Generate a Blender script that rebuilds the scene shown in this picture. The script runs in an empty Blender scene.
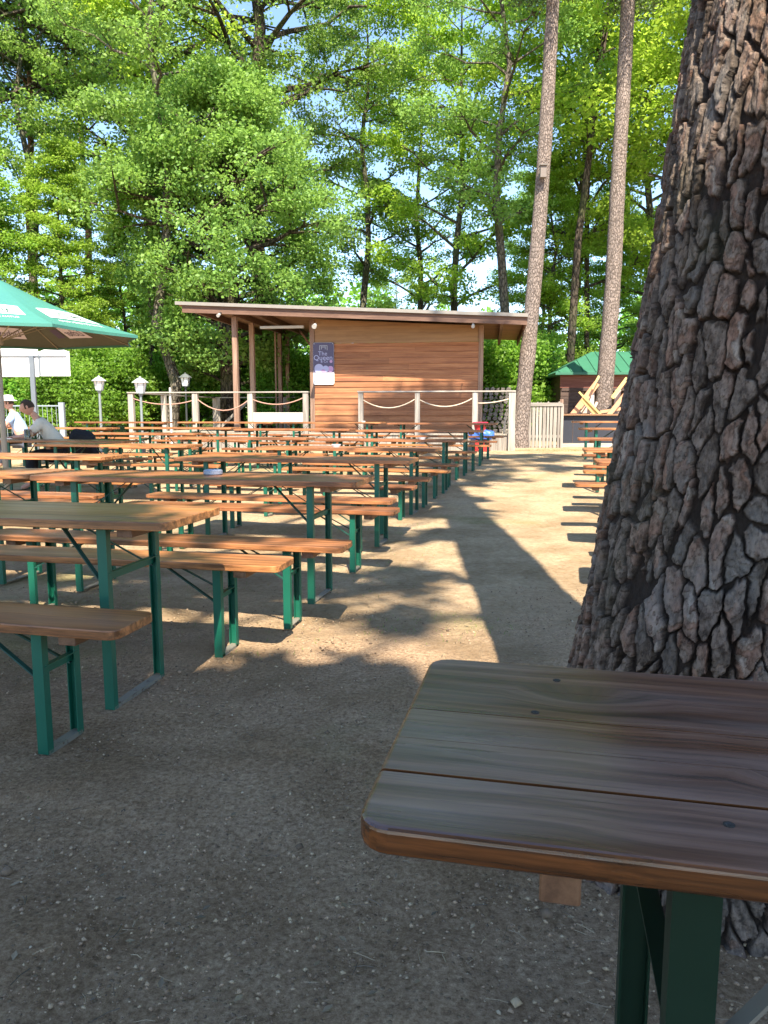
import bpy, bmesh, math, random
import numpy as np
from mathutils import Vector, Matrix
R = math.radians
random.seed(7); RNG = np.random.default_rng(7)
scene = bpy.context.scene
col = scene.collection

# ------------------------------------------------------------------ camera, world, sun, exposure
CAM_H, PITCH, F = 1.17, R(7.6), 740.0
cam = bpy.data.cameras.new('camera'); camo = bpy.data.objects.new('camera', cam); col.objects.link(camo)
camo.location = (0, 0, CAM_H); camo.rotation_euler = (R(90) - PITCH, 0, 0)
cam.sensor_fit = 'VERTICAL'; cam.sensor_height = 36; cam.lens = 36 * F / 1024
cam.clip_start = 0.05; cam.clip_end = 1000
scene.camera = camo
SUN_EL = R(54); SUN_DX = -0.145          # light travels towards +Y, a little to the left
SH = Vector((SUN_DX, math.sqrt(1 - SUN_DX**2)))
world = bpy.data.worlds.new('World'); scene.world = world; world.use_nodes = True
wn = world.node_tree; bg = wn.nodes['Background']; sk = wn.nodes.new('ShaderNodeTexSky')
sk.sky_type = 'NISHITA'; sk.sun_disc = False; sk.sun_elevation = SUN_EL; sk.sun_rotation = R(180 - 6.5)
sk.air_density = 1.0; sk.dust_density = 0.1; sk.ozone_density = 2.0; sk.altitude = 600
wn.links.new(sk.outputs[0], bg.inputs[0]); bg.inputs[1].default_value = 0.135
sl = bpy.data.lights.new('sun', 'SUN'); sl.energy = 5.0; sl.angle = R(0.53); sl.color = (1, 0.91, 0.76)
slo = bpy.data.objects.new('sun', sl); col.objects.link(slo)
LD = Vector((SH.x * math.cos(SUN_EL), SH.y * math.cos(SUN_EL), -math.sin(SUN_EL)))
slo.rotation_euler = LD.to_track_quat('-Z', 'Y').to_euler(); slo.location = (2, -20, 30)
scene.view_settings.view_transform = 'Standard'; scene.view_settings.look = 'None'
scene.view_settings.exposure = 1.64; scene.view_settings.gamma = 1
scene.cycles.max_bounces = 8; scene.cycles.transparent_max_bounces = 8

# ------------------------------------------------------------------ coordinates
def wpx(px, py, Y):
    """point of the ray through a picture position at depth Y"""
    dx = (px - 384) / F; dz = -(py - 512) / F
    t = Y / (math.cos(PITCH) + dz * math.sin(PITCH))
    return Vector((dx * t, Y, CAM_H + (dz * math.cos(PITCH) - math.sin(PITCH)) * t))
def gpx(px, py, z=0):
    dx = (px - 384) / F; dz = -(py - 512) / F
    t = (z - CAM_H) / (dz * math.cos(PITCH) - math.sin(PITCH))
    return Vector((dx * t, (math.cos(PITCH) + dz * math.sin(PITCH)) * t, z))
A12 = R(12.3); TU = Vector((math.cos(A12), -math.sin(A12), 0)); TV = Vector((math.sin(A12), math.cos(A12), 0))
def gz(x, y):
    t = np.clip((0.213 * x + 0.977 * y - 9) / 8.5, 0, 1); return 0.27 * t * t * (3 - 2 * t)
def gzf(x, y): return float(gz(x, y))

# ------------------------------------------------------------------ tagging and mesh helpers
def tag(o, label=None, cat=None, group=None, kind=None):
    if label: o['label'] = label
    if cat: o['category'] = cat
    if group: o['group'] = group
    if kind: o['kind'] = kind
    return o
def empty(name, loc=(0, 0, 0), rz=0, **k):
    o = bpy.data.objects.new(name, None); col.objects.link(o); o.location = loc; o.rotation_euler = (0, 0, rz)
    o.empty_display_size = 0.2
    return tag(o, **k)
def link(name, me, mat=None, parent=None, smooth=False, **k):
    if mat is not None:
        for m in (mat if isinstance(mat, (list, tuple)) else [mat]): me.materials.append(m)
    if smooth: me.polygons.foreach_set('use_smooth', [True] * len(me.polygons))
    o = bpy.data.objects.new(name, me); col.objects.link(o)
    if parent: o.parent = parent
    return tag(o, **k)
def np_mesh(name, V, Q):
    """fast mesh from numpy: V (n,3), Q (m,k) faces"""
    me = bpy.data.meshes.new(name); V = np.asarray(V, np.float32); Q = np.asarray(Q, np.int32); m, k = Q.shape
    me.vertices.add(len(V)); me.vertices.foreach_set('co', V.ravel())
    me.loops.add(m * k); me.loops.foreach_set('vertex_index', Q.ravel())
    me.polygons.add(m); me.polygons.foreach_set('loop_start', np.arange(0, m * k, k, dtype=np.int32))
    me.update(calc_edges=True); return me
class MB:
    def __init__(s): s.v = []; s.f = []; s.m = []
    def add(s, vs, fs, mi=0):
        b = len(s.v); s.v += [tuple(v) for v in vs]; s.f += [tuple(b + i for i in f) for f in fs]; s.m += [mi] * len(fs); return s
    def box(s, c, d, M=None, mi=0):
        vs = [Vector((c[0] + sx * d[0] / 2, c[1] + sy * d[1] / 2, c[2] + sz * d[2] / 2)) for sz in (-1, 1) for sy in (-1, 1) for sx in (-1, 1)]
        if M: vs = [M @ v for v in vs]
        return s.add(vs, [(0, 2, 3, 1), (4, 5, 7, 6), (0, 1, 5, 4), (2, 6, 7, 3), (0, 4, 6, 2), (1, 3, 7, 5)], mi)
    def bar(s, a, b, w, t, up=(0, 0, 1), mi=0):
        a, b = Vector(a), Vector(b); d = b - a; L = d.length; z = d.normalized(); up = Vector(up)
        if abs(z.dot(up)) > .98: up = Vector((1, 0, 0))
        x = up.cross(z).normalized(); y = z.cross(x)
        M = Matrix((x, y, z)).transposed().to_4x4(); M.translation = (a + b) / 2
        return s.box((0, 0, 0), (w, t, L), M, mi)
    def tube(s, pts, rad, n=8, caps=True, mi=0):
        pts = [Vector(p) for p in pts]
        if not hasattr(rad, '__len__'): rad = [rad] * len(pts)
        vs = []; fs = []
        ref = Vector((0.3, 0.9, 0.1))
        for i, p in enumerate(pts):
            d = (pts[min(i + 1, len(pts) - 1)] - pts[max(i - 1, 0)]).normalized()
            r0 = ref if abs(d.dot(ref.normalized())) < .95 else Vector((1, 0, 0))
            x = r0.cross(d).normalized(); y = d.cross(x)
            for k in range(n):
                a = 2 * math.pi * k / n; vs.append(p + (x * math.cos(a) + y * math.sin(a)) * rad[i])
        for i in range(len(pts) - 1):
            for k in range(n):
                fs.append((i * n + k, i * n + (k + 1) % n, (i + 1) * n + (k + 1) % n, (i + 1) * n + k))
        if caps: fs += [tuple(range(n))[::-1], tuple((len(pts) - 1) * n + k for k in range(n))]
        return s.add(vs, fs, mi)
    def lathe(s, prof, n=16, c=(0, 0, 0), mi=0):
        vs = [(c[0] + r * math.cos(2 * math.pi * k / n), c[1] + r * math.sin(2 * math.pi * k / n), c[2] + z) for r, z in prof for k in range(n)]
        fs = [(i * n + k, i * n + (k + 1) % n, (i + 1) * n + (k + 1) % n, (i + 1) * n + k) for i in range(len(prof) - 1) for k in range(n)]
        fs += [tuple(range(n))[::-1], tuple((len(prof) - 1) * n + k for k in range(n))]
        return s.add(vs, fs, mi)
    def prism(s, poly, z0, z1, mi=0):
        n = len(poly); vs = [(p[0], p[1], z0) for p in poly] + [(p[0], p[1], z1) for p in poly]
        return s.add(vs, [tuple(range(n))[::-1], tuple(range(n, 2 * n))] + [(i, (i + 1) % n, n + (i + 1) % n, n + i) for i in range(n)], mi)
    def mesh(s, name, bevel=0, seg=1, lim=30):
        me = bpy.data.meshes.new(name); me.from_pydata(s.v, [], s.f)
        me.polygons.foreach_set('material_index', s.m); me.update()
        if bevel:
            bm = bmesh.new(); bm.from_mesh(me)
            es = [e for e in bm.edges if len(e.link_faces) == 2 and e.calc_face_angle(0) > R(lim)]
            bmesh.ops.bevel(bm, geom=es, offset=bevel, segments=seg, affect='EDGES', profile=.5, clamp_overlap=True)
            bm.to_mesh(me); bm.free()
        return me
    def build(s, name, mat, parent=None, bevel=0, seg=1, smooth=False, **k):
        return link(name, s.mesh(name, bevel, seg), mat, parent, smooth, **k)
def kids(o): return [c for c in bpy.data.objects if c.parent == o]
KID = {}
def copy_tree(o, parent=None, lab=None):
    if o.name not in KID: KID[o.name] = list(o.children)
    c = o.copy(); col.objects.link(c); c.parent = parent
    for ch in KID[o.name]: copy_tree(ch, c)
    if lab: c['label'] = lab
    return c
def text_me(body, size, name='lettering', offset=0.0):
    cu = bpy.data.curves.new(name, 'FONT'); cu.body = body; cu.size = size; cu.align_x = 'CENTER'; cu.align_y = 'CENTER'; cu.resolution_u = 3; cu.offset = offset
    ob = bpy.data.objects.new(name, cu); col.objects.link(ob)
    me = bpy.data.meshes.new_from_object(ob.evaluated_get(bpy.context.evaluated_depsgraph_get()))
    bpy.data.objects.remove(ob); me.name = name; me.materials.clear(); return me

# ------------------------------------------------------------------ materials
def nm(name):
    m = bpy.data.materials.new(name); m.use_nodes = True; nt = m.node_tree; b = nt.nodes['Principled BSDF']
    return m, nt, b
def N(nt, t, **k):
    n = nt.nodes.new(t)
    for a, v in k.items():
        if a.startswith('i_'): n.inputs[int(a[2:]) if a[2:].isdigit() else a[2:]].default_value = v
        else: setattr(n, a, v)
    return n
def noise(nt, vec, scale, detail=4, rough=.55):
    n = N(nt, 'ShaderNodeTexNoise'); n.inputs['Scale'].default_value = scale; n.inputs['Detail'].default_value = detail; n.inputs['Roughness'].default_value = rough
    if vec is not None: nt.links.new(vec, n.inputs['Vector'])
    return n.outputs['Fac']
def ramp(nt, fac, stops):
    r = N(nt, 'ShaderNodeValToRGB'); cr = r.color_ramp
    while len(cr.elements) < len(stops): cr.elements.new(.5)
    for e, (p, c) in zip(cr.elements, stops): e.position = p; e.color = (*c, 1) if len(c) == 3 else c
    nt.links.new(fac, r.inputs[0]); return r.outputs[0]
def mix(nt, fac, a, b, mode='MIX'):
    m = N(nt, 'ShaderNodeMix', data_type='RGBA', blend_type=mode)
    for s, v in ((0, fac), (6, a), (7, b)):
        if hasattr(v, 'is_output'): nt.links.new(v, m.inputs[s])
        elif s == 0: m.inputs[0].default_value = v
        else: m.inputs[s].default_value = (*v, 1)
    return m.outputs[2]
def mth(nt, op, a, b=0.0, c=None):
    m = N(nt, 'ShaderNodeMath', operation=op)
    for i, v in enumerate((a, b) if c is None else (a, b, c)):
        if hasattr(v, 'is_output'): nt.links.new(v, m.inputs[i])
        else: m.inputs[i].default_value = v
    return m.outputs[0]
def mapping(nt, vec, scale=(1, 1, 1), rot=(0, 0, 0), loc=(0, 0, 0)):
    m = N(nt, 'ShaderNodeMapping'); m.inputs['Scale'].default_value = scale; m.inputs['Rotation'].default_value = rot; m.inputs['Location'].default_value = loc
    nt.links.new(vec, m.inputs[0]); return m.outputs[0]
def bump(nt, b, h, s=.3, d=.01, prev=None):
    n = N(nt, 'ShaderNodeBump'); n.inputs['Strength'].default_value = s; n.inputs['Distance'].default_value = d
    nt.links.new(h, n.inputs['Height'])
    if prev: nt.links.new(prev, n.inputs['Normal'])
    nt.links.new(n.outputs[0], b.inputs['Normal']); return n.outputs[0]
def objvec(nt): return N(nt, 'ShaderNodeTexCoord').outputs['Object']
def objrand(nt): return N(nt, 'ShaderNodeObjectInfo').outputs['Random']

def wood_mat(name, c0, c1, c2, worn=None, axis=0, rough=.5, wornamt=.5, edge=None, gscale=1.0, spec=.5, knots=False):
    """grain runs along local axis; worn = colour of the bleached patches, edge = colour kept on the sides"""
    m, nt, b = nm(name); L = nt.links
    ov = objvec(nt); rnd = objrand(nt)
    off = N(nt, 'ShaderNodeCombineXYZ'); L.new(mth(nt, 'MULTIPLY', rnd, 37.0), off.inputs[0]); L.new(mth(nt, 'MULTIPLY', rnd, 11.0), off.inputs[1]); L.new(mth(nt, 'MULTIPLY', rnd, 23.0), off.inputs[2])
    va = N(nt, 'ShaderNodeVectorMath', operation='ADD'); L.new(ov, va.inputs[0]); L.new(off.outputs[0], va.inputs[1]); v = va.outputs[0]
    if knots:
        kn = None
        for kx, ky in ((-.60, -.085), (-.47, .03), (-.86, .12)):
            sb = N(nt, 'ShaderNodeVectorMath', operation='SUBTRACT'); L.new(ov, sb.inputs[0]); sb.inputs[1].default_value = (kx, ky, .77)
            ln = N(nt, 'ShaderNodeVectorMath', operation='LENGTH'); L.new(mapping(nt, sb.outputs[0], (.45, 1, 0)), ln.inputs[0]); q_ = ramp(nt, ln.outputs['Value'], [(0, (1, 1, 1)), (.055, (0, 0, 0))])
            kn = q_ if kn is None else mth(nt, 'MAXIMUM', kn, q_)
        ax = N(nt, 'ShaderNodeCombineXYZ'); L.new(mth(nt, 'MULTIPLY', kn, .055), ax.inputs[1]); va2 = N(nt, 'ShaderNodeVectorMath', operation='ADD'); L.new(v, va2.inputs[0]); L.new(ax.outputs[0], va2.inputs[1]); v = va2.outputs[0]
    sc = [(62 if knots else 34) * gscale] * 3; sc[axis] = 1.3 * gscale
    warp = noise(nt, mapping(nt, v, (3, 3, 3)), 1.0, 2)
    wv = N(nt, 'ShaderNodeVectorMath', operation='ADD'); wc = N(nt, 'ShaderNodeCombineXYZ'); L.new(mth(nt, 'MULTIPLY', warp, .05), wc.inputs[(axis + 1) % 3]); L.new(v, wv.inputs[0]); L.new(wc.outputs[0], wv.inputs[1])
    g = noise(nt, mapping(nt, wv.outputs[0], tuple(sc)), 1.0, 6, .65)
    sc2 = [9 * gscale] * 3; sc2[axis] = .5 * gscale
    g2 = noise(nt, mapping(nt, wv.outputs[0], tuple(sc2)), 1.0, 3)
    c = ramp(nt, g, [(.32, c0), (.5, c1), (.68, c2)])
    c = mix(nt, mth(nt, 'MULTIPLY_ADD', g2, .8, -.1), c, mix(nt, 1.0, c, (.62, .58, .56), 'MULTIPLY'))
    if knots: c = mix(nt, mth(nt, 'MULTIPLY', mth(nt, 'POWER', kn, 5.0), .7), c, (.035, .018, .010))
    if worn:
        sp = [7.0] * 3; sp[axis] = 1.1
        p = noise(nt, mapping(nt, v, tuple(sp)), 1.0, 4, .6)
        w = ramp(nt, p, [(.40, (0, 0, 0)), (.62, (1, 1, 1))])
        ge = N(nt, 'ShaderNodeNewGeometry'); sx = N(nt, 'ShaderNodeSeparateXYZ'); L.new(ge.outputs['Normal'], sx.inputs[0])
        upf = ramp(nt, sx.outputs[2], [(.75, (0, 0, 0)), (.95, (1, 1, 1))])
        wf = mth(nt, 'MULTIPLY', mth(nt, 'MULTIPLY', w, wornamt), upf)
        c = mix(nt, wf, c, mix(nt, 1.0, ramp(nt, g, [(.3, tuple(x * .75 for x in worn)), (.7, tuple(min(1, x * 1.2) for x in worn))]), (1, 1, 1), 'MULTIPLY'))
        if edge: c = mix(nt, upf, ramp(nt, g, [(.40, tuple(x * .35 for x in edge)), (.52, tuple(x * .8 for x in edge)), (.62, tuple(x * 1.25 for x in edge))]), c)
    br = N(nt, 'ShaderNodeHueSaturation'); L.new(mth(nt, 'MULTIPLY', mth(nt, 'MULTIPLY_ADD', rnd, .36, .80), mth(nt, 'MULTIPLY_ADD', N(nt, 'ShaderNodeNewGeometry').outputs['Random Per Island'], .34, .83)), br.inputs['Value']); L.new(mth(nt, 'MULTIPLY_ADD', rnd, .008, .496), br.inputs['Hue']); L.new(c, br.inputs['Color'])
    L.new(br.outputs[0], b.inputs['Base Color'])
    L.new(mth(nt, 'MULTIPLY_ADD', g2, .35, rough - .17), b.inputs['Roughness']); b.inputs['Specular IOR Level'].default_value = spec
    if worn:                                                            # scratches and dark pores along the grain
        ps = [150.0] * 3; ps[axis] = 5.0; po_ = noise(nt, mapping(nt, v, tuple(ps)), 1.0, 3, .6)
        L.new(mix(nt, ramp(nt, po_, [(.60, (0, 0, 0)), (.70, (.55, .55, .55))]), br.outputs[0], (.03, .016, .010)), b.inputs['Base Color'])
    bump(nt, b, g, .3, .002)
    return m
def paint_mat(name, c, rough=.45, metal=0, chips=None, amt=.62, dirt=True):
    m, nt, b = nm(name); L = nt.links; v = objvec(nt)
    n1 = noise(nt, mapping(nt, v, (6, 6, 6)), 1.0, 5)
    cc = mix(nt, n1, tuple(x * .8 for x in c), tuple(min(1, x * 1.15) for x in c))
    if chips:
        n2 = noise(nt, v, 45, 5, .7); cc = mix(nt, ramp(nt, n2, [(amt, (0, 0, 0)), (amt + .03, (1, 1, 1))]), cc, chips)
    L.new(cc, b.inputs['Base Color']); b.inputs['Roughness'].default_value = rough; b.inputs['Metallic'].default_value = metal
    L.new(mth(nt, 'MULTIPLY_ADD', n1, .3, rough - .1), b.inputs['Roughness'])
    bump(nt, b, noise(nt, v, 60, 3), .12, .001)
    return m
def plain(name, c, rough=.7, spec=.3):
    m, nt, b = nm(name); v = objvec(nt)
    nt.links.new(mix(nt, noise(nt, v, 20, 4), tuple(x * .85 for x in c), tuple(min(1, x * 1.1) for x in c)), b.inputs['Base Color'])
    b.inputs['Roughness'].default_value = rough; b.inputs['Specular IOR Level'].default_value = spec; return m
def leaf_mat(name, lo, hi, trans=(.16, .34, .03), tf=.42):
    m, nt, b = nm(name); L = nt.links
    ge = N(nt, 'ShaderNodeNewGeometry'); rnd = objrand(nt)
    f = ge.outputs['Random Per Island']
    c = mix(nt, f, lo, hi)
    pos = N(nt, 'ShaderNodeTexCoord').outputs['Object']
    big = noise(nt, pos, .45, 2)
    c = mix(nt, ramp(nt, big, [(.35, (0, 0, 0)), (.65, (1, 1, 1))]), c, mix(nt, 1.0, c, (1.28, 1.18, .9), 'MULTIPLY'))
    h = N(nt, 'ShaderNodeHueSaturation'); L.new(c, h.inputs['Color']); L.new(mth(nt, 'MULTIPLY_ADD', rnd, .03, .485), h.inputs['Hue']); L.new(mth(nt, 'MULTIPLY_ADD', rnd, .3, .85), h.inputs['Value'])
    L.new(h.outputs[0], b.inputs['Base Color']); b.inputs['Roughness'].default_value = .5; b.inputs['Specular IOR Level'].default_value = .35
    tr = N(nt, 'ShaderNodeBsdfTranslucent'); tc = mix(nt, f, tuple(x * .8 for x in trans), tuple(x * 1.2 for x in trans)); L.new(tc, tr.inputs[0])
    ms = N(nt, 'ShaderNodeMixShader'); ms.inputs[0].default_value = tf
    L.new(b.outputs[0], ms.inputs[1]); L.new(tr.outputs[0], ms.inputs[2]); L.new(ms.outputs[0], nt.nodes['Material Output'].inputs[0]); return m
def bark_mat(name, c0, c1, sc=1.0, plates=True, moss=None):
    m, nt, b = nm(name); L = nt.links; v = objvec(nt)
    mv = mapping(nt, v, (9 * sc, 9 * sc, 3.0 * sc))
    vo = N(nt, 'ShaderNodeTexVoronoi', feature='DISTANCE_TO_EDGE'); vo.inputs['Scale'].default_value = 1.0
    wa = N(nt, 'ShaderNodeVectorMath', operation='ADD'); nn = N(nt, 'ShaderNodeTexNoise'); nn.inputs['Scale'].default_value = 2.0; L.new(mv, nn.inputs[0])
    sca = N(nt, 'ShaderNodeVectorMath', operation='SCALE'); sca.inputs['Scale'].default_value = .7; L.new(nn.outputs['Color'], sca.inputs[0]); L.new(mv, wa.inputs[0]); L.new(sca.outputs[0], wa.inputs[1])
    L.new(wa.outputs[0], vo.inputs['Vector'])
    e = ramp(nt, vo.outputs['Distance'], [(.0, (0, 0, 0)), (.16, (1, 1, 1))])
    n2 = noise(nt, mapping(nt, v, (14, 14, 4)), 1.2, 5, .65)
    c = mix(nt, n2, c0, c1); c = mix(nt, e, tuple(x * .45 for x in c0), c)
    if moss:
        c = mix(nt, ramp(nt, noise(nt, v, 1.1, 3), [(.5, (0, 0, 0)), (.65, (.7, .7, .7))]), c, moss)
    L.new(c, b.inputs['Base Color']); b.inputs['Roughness'].default_value = .9; b.inputs['Specular IOR Level'].default_value = .15
    hh = mth(nt, 'ADD', e, mth(nt, 'MULTIPLY', n2, .6)); bump(nt, b, hh, .8, .04); return m

M = {}
M['bench_wood'] = wood_mat('varnished_bench_wood', (.12, .038, .014), (.34, .125, .043), (.50, .21, .078), worn=(.36, .20, .115), wornamt=.35, rough=.38, edge=(.44, .17, .060))
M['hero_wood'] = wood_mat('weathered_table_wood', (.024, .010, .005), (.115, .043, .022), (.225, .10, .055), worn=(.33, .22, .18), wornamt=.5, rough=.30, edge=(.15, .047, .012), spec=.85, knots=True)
M['cleat_wood'] = wood_mat('cleat_wood', (.11, .05, .022), (.19, .095, .045), (.26, .14, .075), axis=1, rough=.6)
M['green'] = paint_mat('green_leg_paint', (.004, .095, .056), .42, chips=(.06, .035, .02), amt=.74)
M['shade_green'] = paint_mat('shade_darkened_leg_paint', (.003, .020, .009), .35, chips=(.28, .25, .14), amt=.72)  # foreground legs' green, painted darker to stand in for the deep shade there
M['steel'] = paint_mat('worn_steel', (.22, .20, .16), .55, .3, chips=(.09, .05, .03), amt=.6)
M['tan_steel'] = paint_mat('tan_primer_edge', (.34, .32, .19), .5, chips=(.05, .14, .09), amt=.56)
M['stay'] = paint_mat('dark_stay_paint', (.012, .06, .045), .5)

# ------------------------------------------------------------------ ground
def build_ground():
    xs = np.unique(np.concatenate([np.linspace(-200, -12, 30), np.linspace(-12, -4, 60), np.linspace(-4, 4, 320), np.linspace(4, 12, 60), np.linspace(12, 200, 30)]))
    ys = np.unique(np.concatenate([np.linspace(-120, -2, 25), np.linspace(-2, .8, 12), np.linspace(.8, 7, 260), np.linspace(7, 24, 200), np.linspace(24, 260, 40)]))
    X, Y = np.meshgrid(xs, ys); Z = gz(X, Y)
    rs = np.random.default_rng(3)
    for k in range(26):
        wl = 2.2 * (.86 ** k); a = rs.uniform(0, 6.28); fx, fy = math.cos(a) * 6.28 / wl, math.sin(a) * 6.28 / wl
        amp = .0065 * wl ** .6
        msk = np.exp(-((np.hypot(X, Y - 3)) / (9 if wl > .5 else 5)) ** 2)
        Z = Z + amp * np.sin(X * fx + Y * fy + rs.uniform(0, 6.28)) * msk * .5
    V = np.stack([X, Y, Z], -1).reshape(-1, 3); ny, nx = X.shape; I = np.arange(nx * ny).reshape(ny, nx)
    Q = np.stack([I[:-1, :-1], I[:-1, 1:], I[1:, 1:], I[1:, :-1]], -1).reshape(-1, 4)
    m, nt, b = nm('trodden_sandy_ground'); L = nt.links
    pos = N(nt, 'ShaderNodeNewGeometry').outputs['Position']; sx = N(nt, 'ShaderNodeSeparateXYZ'); L.new(pos, sx.inputs[0])
    grit = noise(nt, pos, 62, 7, .82); grit2 = noise(nt, pos, 22, 7, .75); patch = noise(nt, pos, 1.6, 5, .6); patch2 = noise(nt, pos, .7, 4, .6)
    soil = ramp(nt, grit, [(.34, (.19, .118, .066)), (.5, (.425, .278, .165)), (.66, (.66, .47, .30))])
    sand = ramp(nt, grit2, [(.30, (.33, .225, .125)), (.5, (.46, .33, .20)), (.7, (.55, .42, .27))])
    # the trodden sandy path beyond the first tables
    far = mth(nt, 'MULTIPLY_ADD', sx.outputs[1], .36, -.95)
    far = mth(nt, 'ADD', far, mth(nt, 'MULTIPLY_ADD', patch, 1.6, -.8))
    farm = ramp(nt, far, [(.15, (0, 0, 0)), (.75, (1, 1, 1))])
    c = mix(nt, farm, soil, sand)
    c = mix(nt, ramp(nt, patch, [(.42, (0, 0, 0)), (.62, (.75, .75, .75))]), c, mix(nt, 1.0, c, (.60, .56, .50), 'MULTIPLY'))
    moss = ramp(nt, patch2, [(.55, (0, 0, 0)), (.68, (.55, .55, .55))])
    c = mix(nt, moss, c, mix(nt, grit2, (.14, .15, .045), (.26, .25, .10)))
    vo = N(nt, 'ShaderNodeTexVoronoi'); vo.inputs['Scale'].default_value = 60; L.new(pos, vo.inputs['Vector'])
    st = ramp(nt, vo.outputs['Distance'], [(.18, (1, 1, 1)), (.3, (0, 0, 0))])
    sc = N(nt, 'ShaderNodeSeparateColor'); L.new(vo.outputs['Color'], sc.inputs[0])
    stm = mth(nt, 'MULTIPLY', st, mth(nt, 'GREATER_THAN', sc.outputs[0], .6))
    c = mix(nt, mth(nt, 'MULTIPLY', stm, .55), c, mix(nt, sc.outputs[1], (.17, .13, .085), (.40, .31, .205)))
    # the woodland floor behind the hut
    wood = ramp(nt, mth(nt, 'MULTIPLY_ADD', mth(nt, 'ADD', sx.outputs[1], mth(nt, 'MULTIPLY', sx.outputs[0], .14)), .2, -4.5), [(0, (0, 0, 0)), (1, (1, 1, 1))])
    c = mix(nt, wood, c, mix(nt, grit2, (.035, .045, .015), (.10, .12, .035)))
    L.new(c, b.inputs['Base Color']); b.inputs['Roughness'].default_value = .95; b.inputs['Specular IOR Level'].default_value = .15
    h = mth(nt, 'ADD', mth(nt, 'MULTIPLY', grit, .5), mth(nt, 'ADD', mth(nt, 'MULTIPLY', stm, .5), grit2)); bump(nt, b, h, 1.0, .03)
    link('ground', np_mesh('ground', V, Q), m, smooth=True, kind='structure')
build_ground()

# ------------------------------------------------------------------ loose gravel, litter and grass on the ground
def scatter_gravel():
    n = 30000; r = RNG
    y = .75 + 4.2 * r.random(n) ** 1.25; x = (r.random(n) - .5) * (1.7 * y + 1.2); x = np.clip(x, -3.6, 2.2)
    s = .0024 + .0062 * r.random(n) ** 3.2 + (r.random(n) > .9955) * (.004 + .010 * r.random(n))
    base = np.array([(1, 0, 0), (0, 1, 0), (-1, 0, 0), (0, -1, 0), (0, 0, .7), (0, 0, -.7)], float)
    F8 = np.array([(0, 1, 4), (1, 2, 4), (2, 3, 4), (3, 0, 4), (1, 0, 5), (2, 1, 5), (3, 2, 5), (0, 3, 5)])
    P = base[None] * (1 + .5 * (r.random((n, 6, 1)) - .5)) + .25 * (r.random((n, 6, 3)) - .5)
    a = r.random(n) * 6.28; ca, sa = np.cos(a), np.sin(a)
    X = P[..., 0] * ca[:, None] - P[..., 1] * sa[:, None] * .75; Yv = P[..., 0] * sa[:, None] + P[..., 1] * ca[:, None] * .75
    V = np.stack([X * s[:, None] + x[:, None], Yv * s[:, None] + y[:, None], P[..., 2] * s[:, None] + s[:, None] * .3], -1).reshape(-1, 3)
    Q = (F8[None] + 6 * np.arange(n)[:, None, None]).reshape(-1, 3)
    m, nt, b = nm('gravel_stone'); f = N(nt, 'ShaderNodeNewGeometry').outputs['Random Per Island']
    nt.links.new(ramp(nt, f, [(0, (.10, .066, .040)), (.5, (.31, .205, .125)), (.97, (.38, .285, .175)), (1, (.46, .37, .26))]), b.inputs['Base Color']); b.inputs['Roughness'].default_value = .85
    link('gravel', np_mesh('gravel', V, Q), m, kind='stuff', label='fine grey brown gravel strewn over the trodden ground', cat='gravel')
    # dry leaf bits and twigs
    mb = MB()
    for k in range(900):
        yy = .9 + 3.6 * random.random() ** 1.1; xx = random.uniform(-.8, .8) * yy; a = random.uniform(0, 6.28); L = random.uniform(.008, .03); d = Vector((math.cos(a), math.sin(a), 0))
        if random.random() < .72:
            p = Vector((xx, yy, .006)); mb.tube([p - d * L, p + Vector((0, 0, random.uniform(0, .004))), p + d.lerp(Vector((d.y, -d.x, 0)), .2) * L], random.uniform(.0006, .0015), 4)
        else:
            n = Vector((-d.y, d.x, 0)); p = Vector((xx, yy, .008)); s = L * .5
            mb.add([p - d * s, p - n * s * .5 + Vector((0, 0, .003)), p + d * s + Vector((0, 0, .004)), p + n * s * .5 + Vector((0, 0, .003))], [(0, 1, 2, 3)])
    m2, nt, b = nm('dry_litter'); f = N(nt, 'ShaderNodeNewGeometry').outputs['Random Per Island']
    nt.links.new(ramp(nt, f, [(0, (.05, .035, .02)), (.6, (.15, .105, .06)), (1, (.30, .225, .13))]), b.inputs['Base Color'])
    mb.build('leaf_litter', m2, kind='stuff', label='dry twigs and leaf crumbs scattered over the ground', cat='litter')
    # sparse grass
    mb = MB()
    spots = [(.28, 3.95, .32, 120), (-.75, 3.75, .35, 90), (-.1, 4.9, .3, 60), (.1, 5.9, .4, 60), (-1.5, 2.1, .3, 60), (-1.6, 4.9, .6, 140), (-2.4, 6.1, .7, 140), (-.9, 6.9, .5, 90), (.3, 7.4, .4, 80), (3.6, 17.9, .5, 150), (4.2, 17.8, .4, 120)]
    for cx, cy, rr, n in spots:
        for k in range(n):
            a = random.uniform(0, 6.28); d = rr * math.sqrt(random.random()); x = cx + d * math.cos(a) * 1.4; y = cy + d * math.sin(a); h = random.uniform(.008, .028) * (1 if cy < 10 else 4); z = gzf(x, y)
            t = random.uniform(0, 6.28); w = Vector((math.cos(t), math.sin(t), 0)) * .0018; le = Vector((random.uniform(-1, 1), random.uniform(-1, 1), 0)) * h * .6
            p = Vector((x, y, z)); mb.add([p - w, p + w, p + le + Vector((0, 0, h))], [(0, 1, 2)])
    mb.build('grass', leaf_mat('grass_blades', (.10, .17, .03), (.20, .30, .06)), kind='stuff', label='thin tufts of short green grass on the trodden ground', cat='grass')
scatter_gravel()

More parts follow.
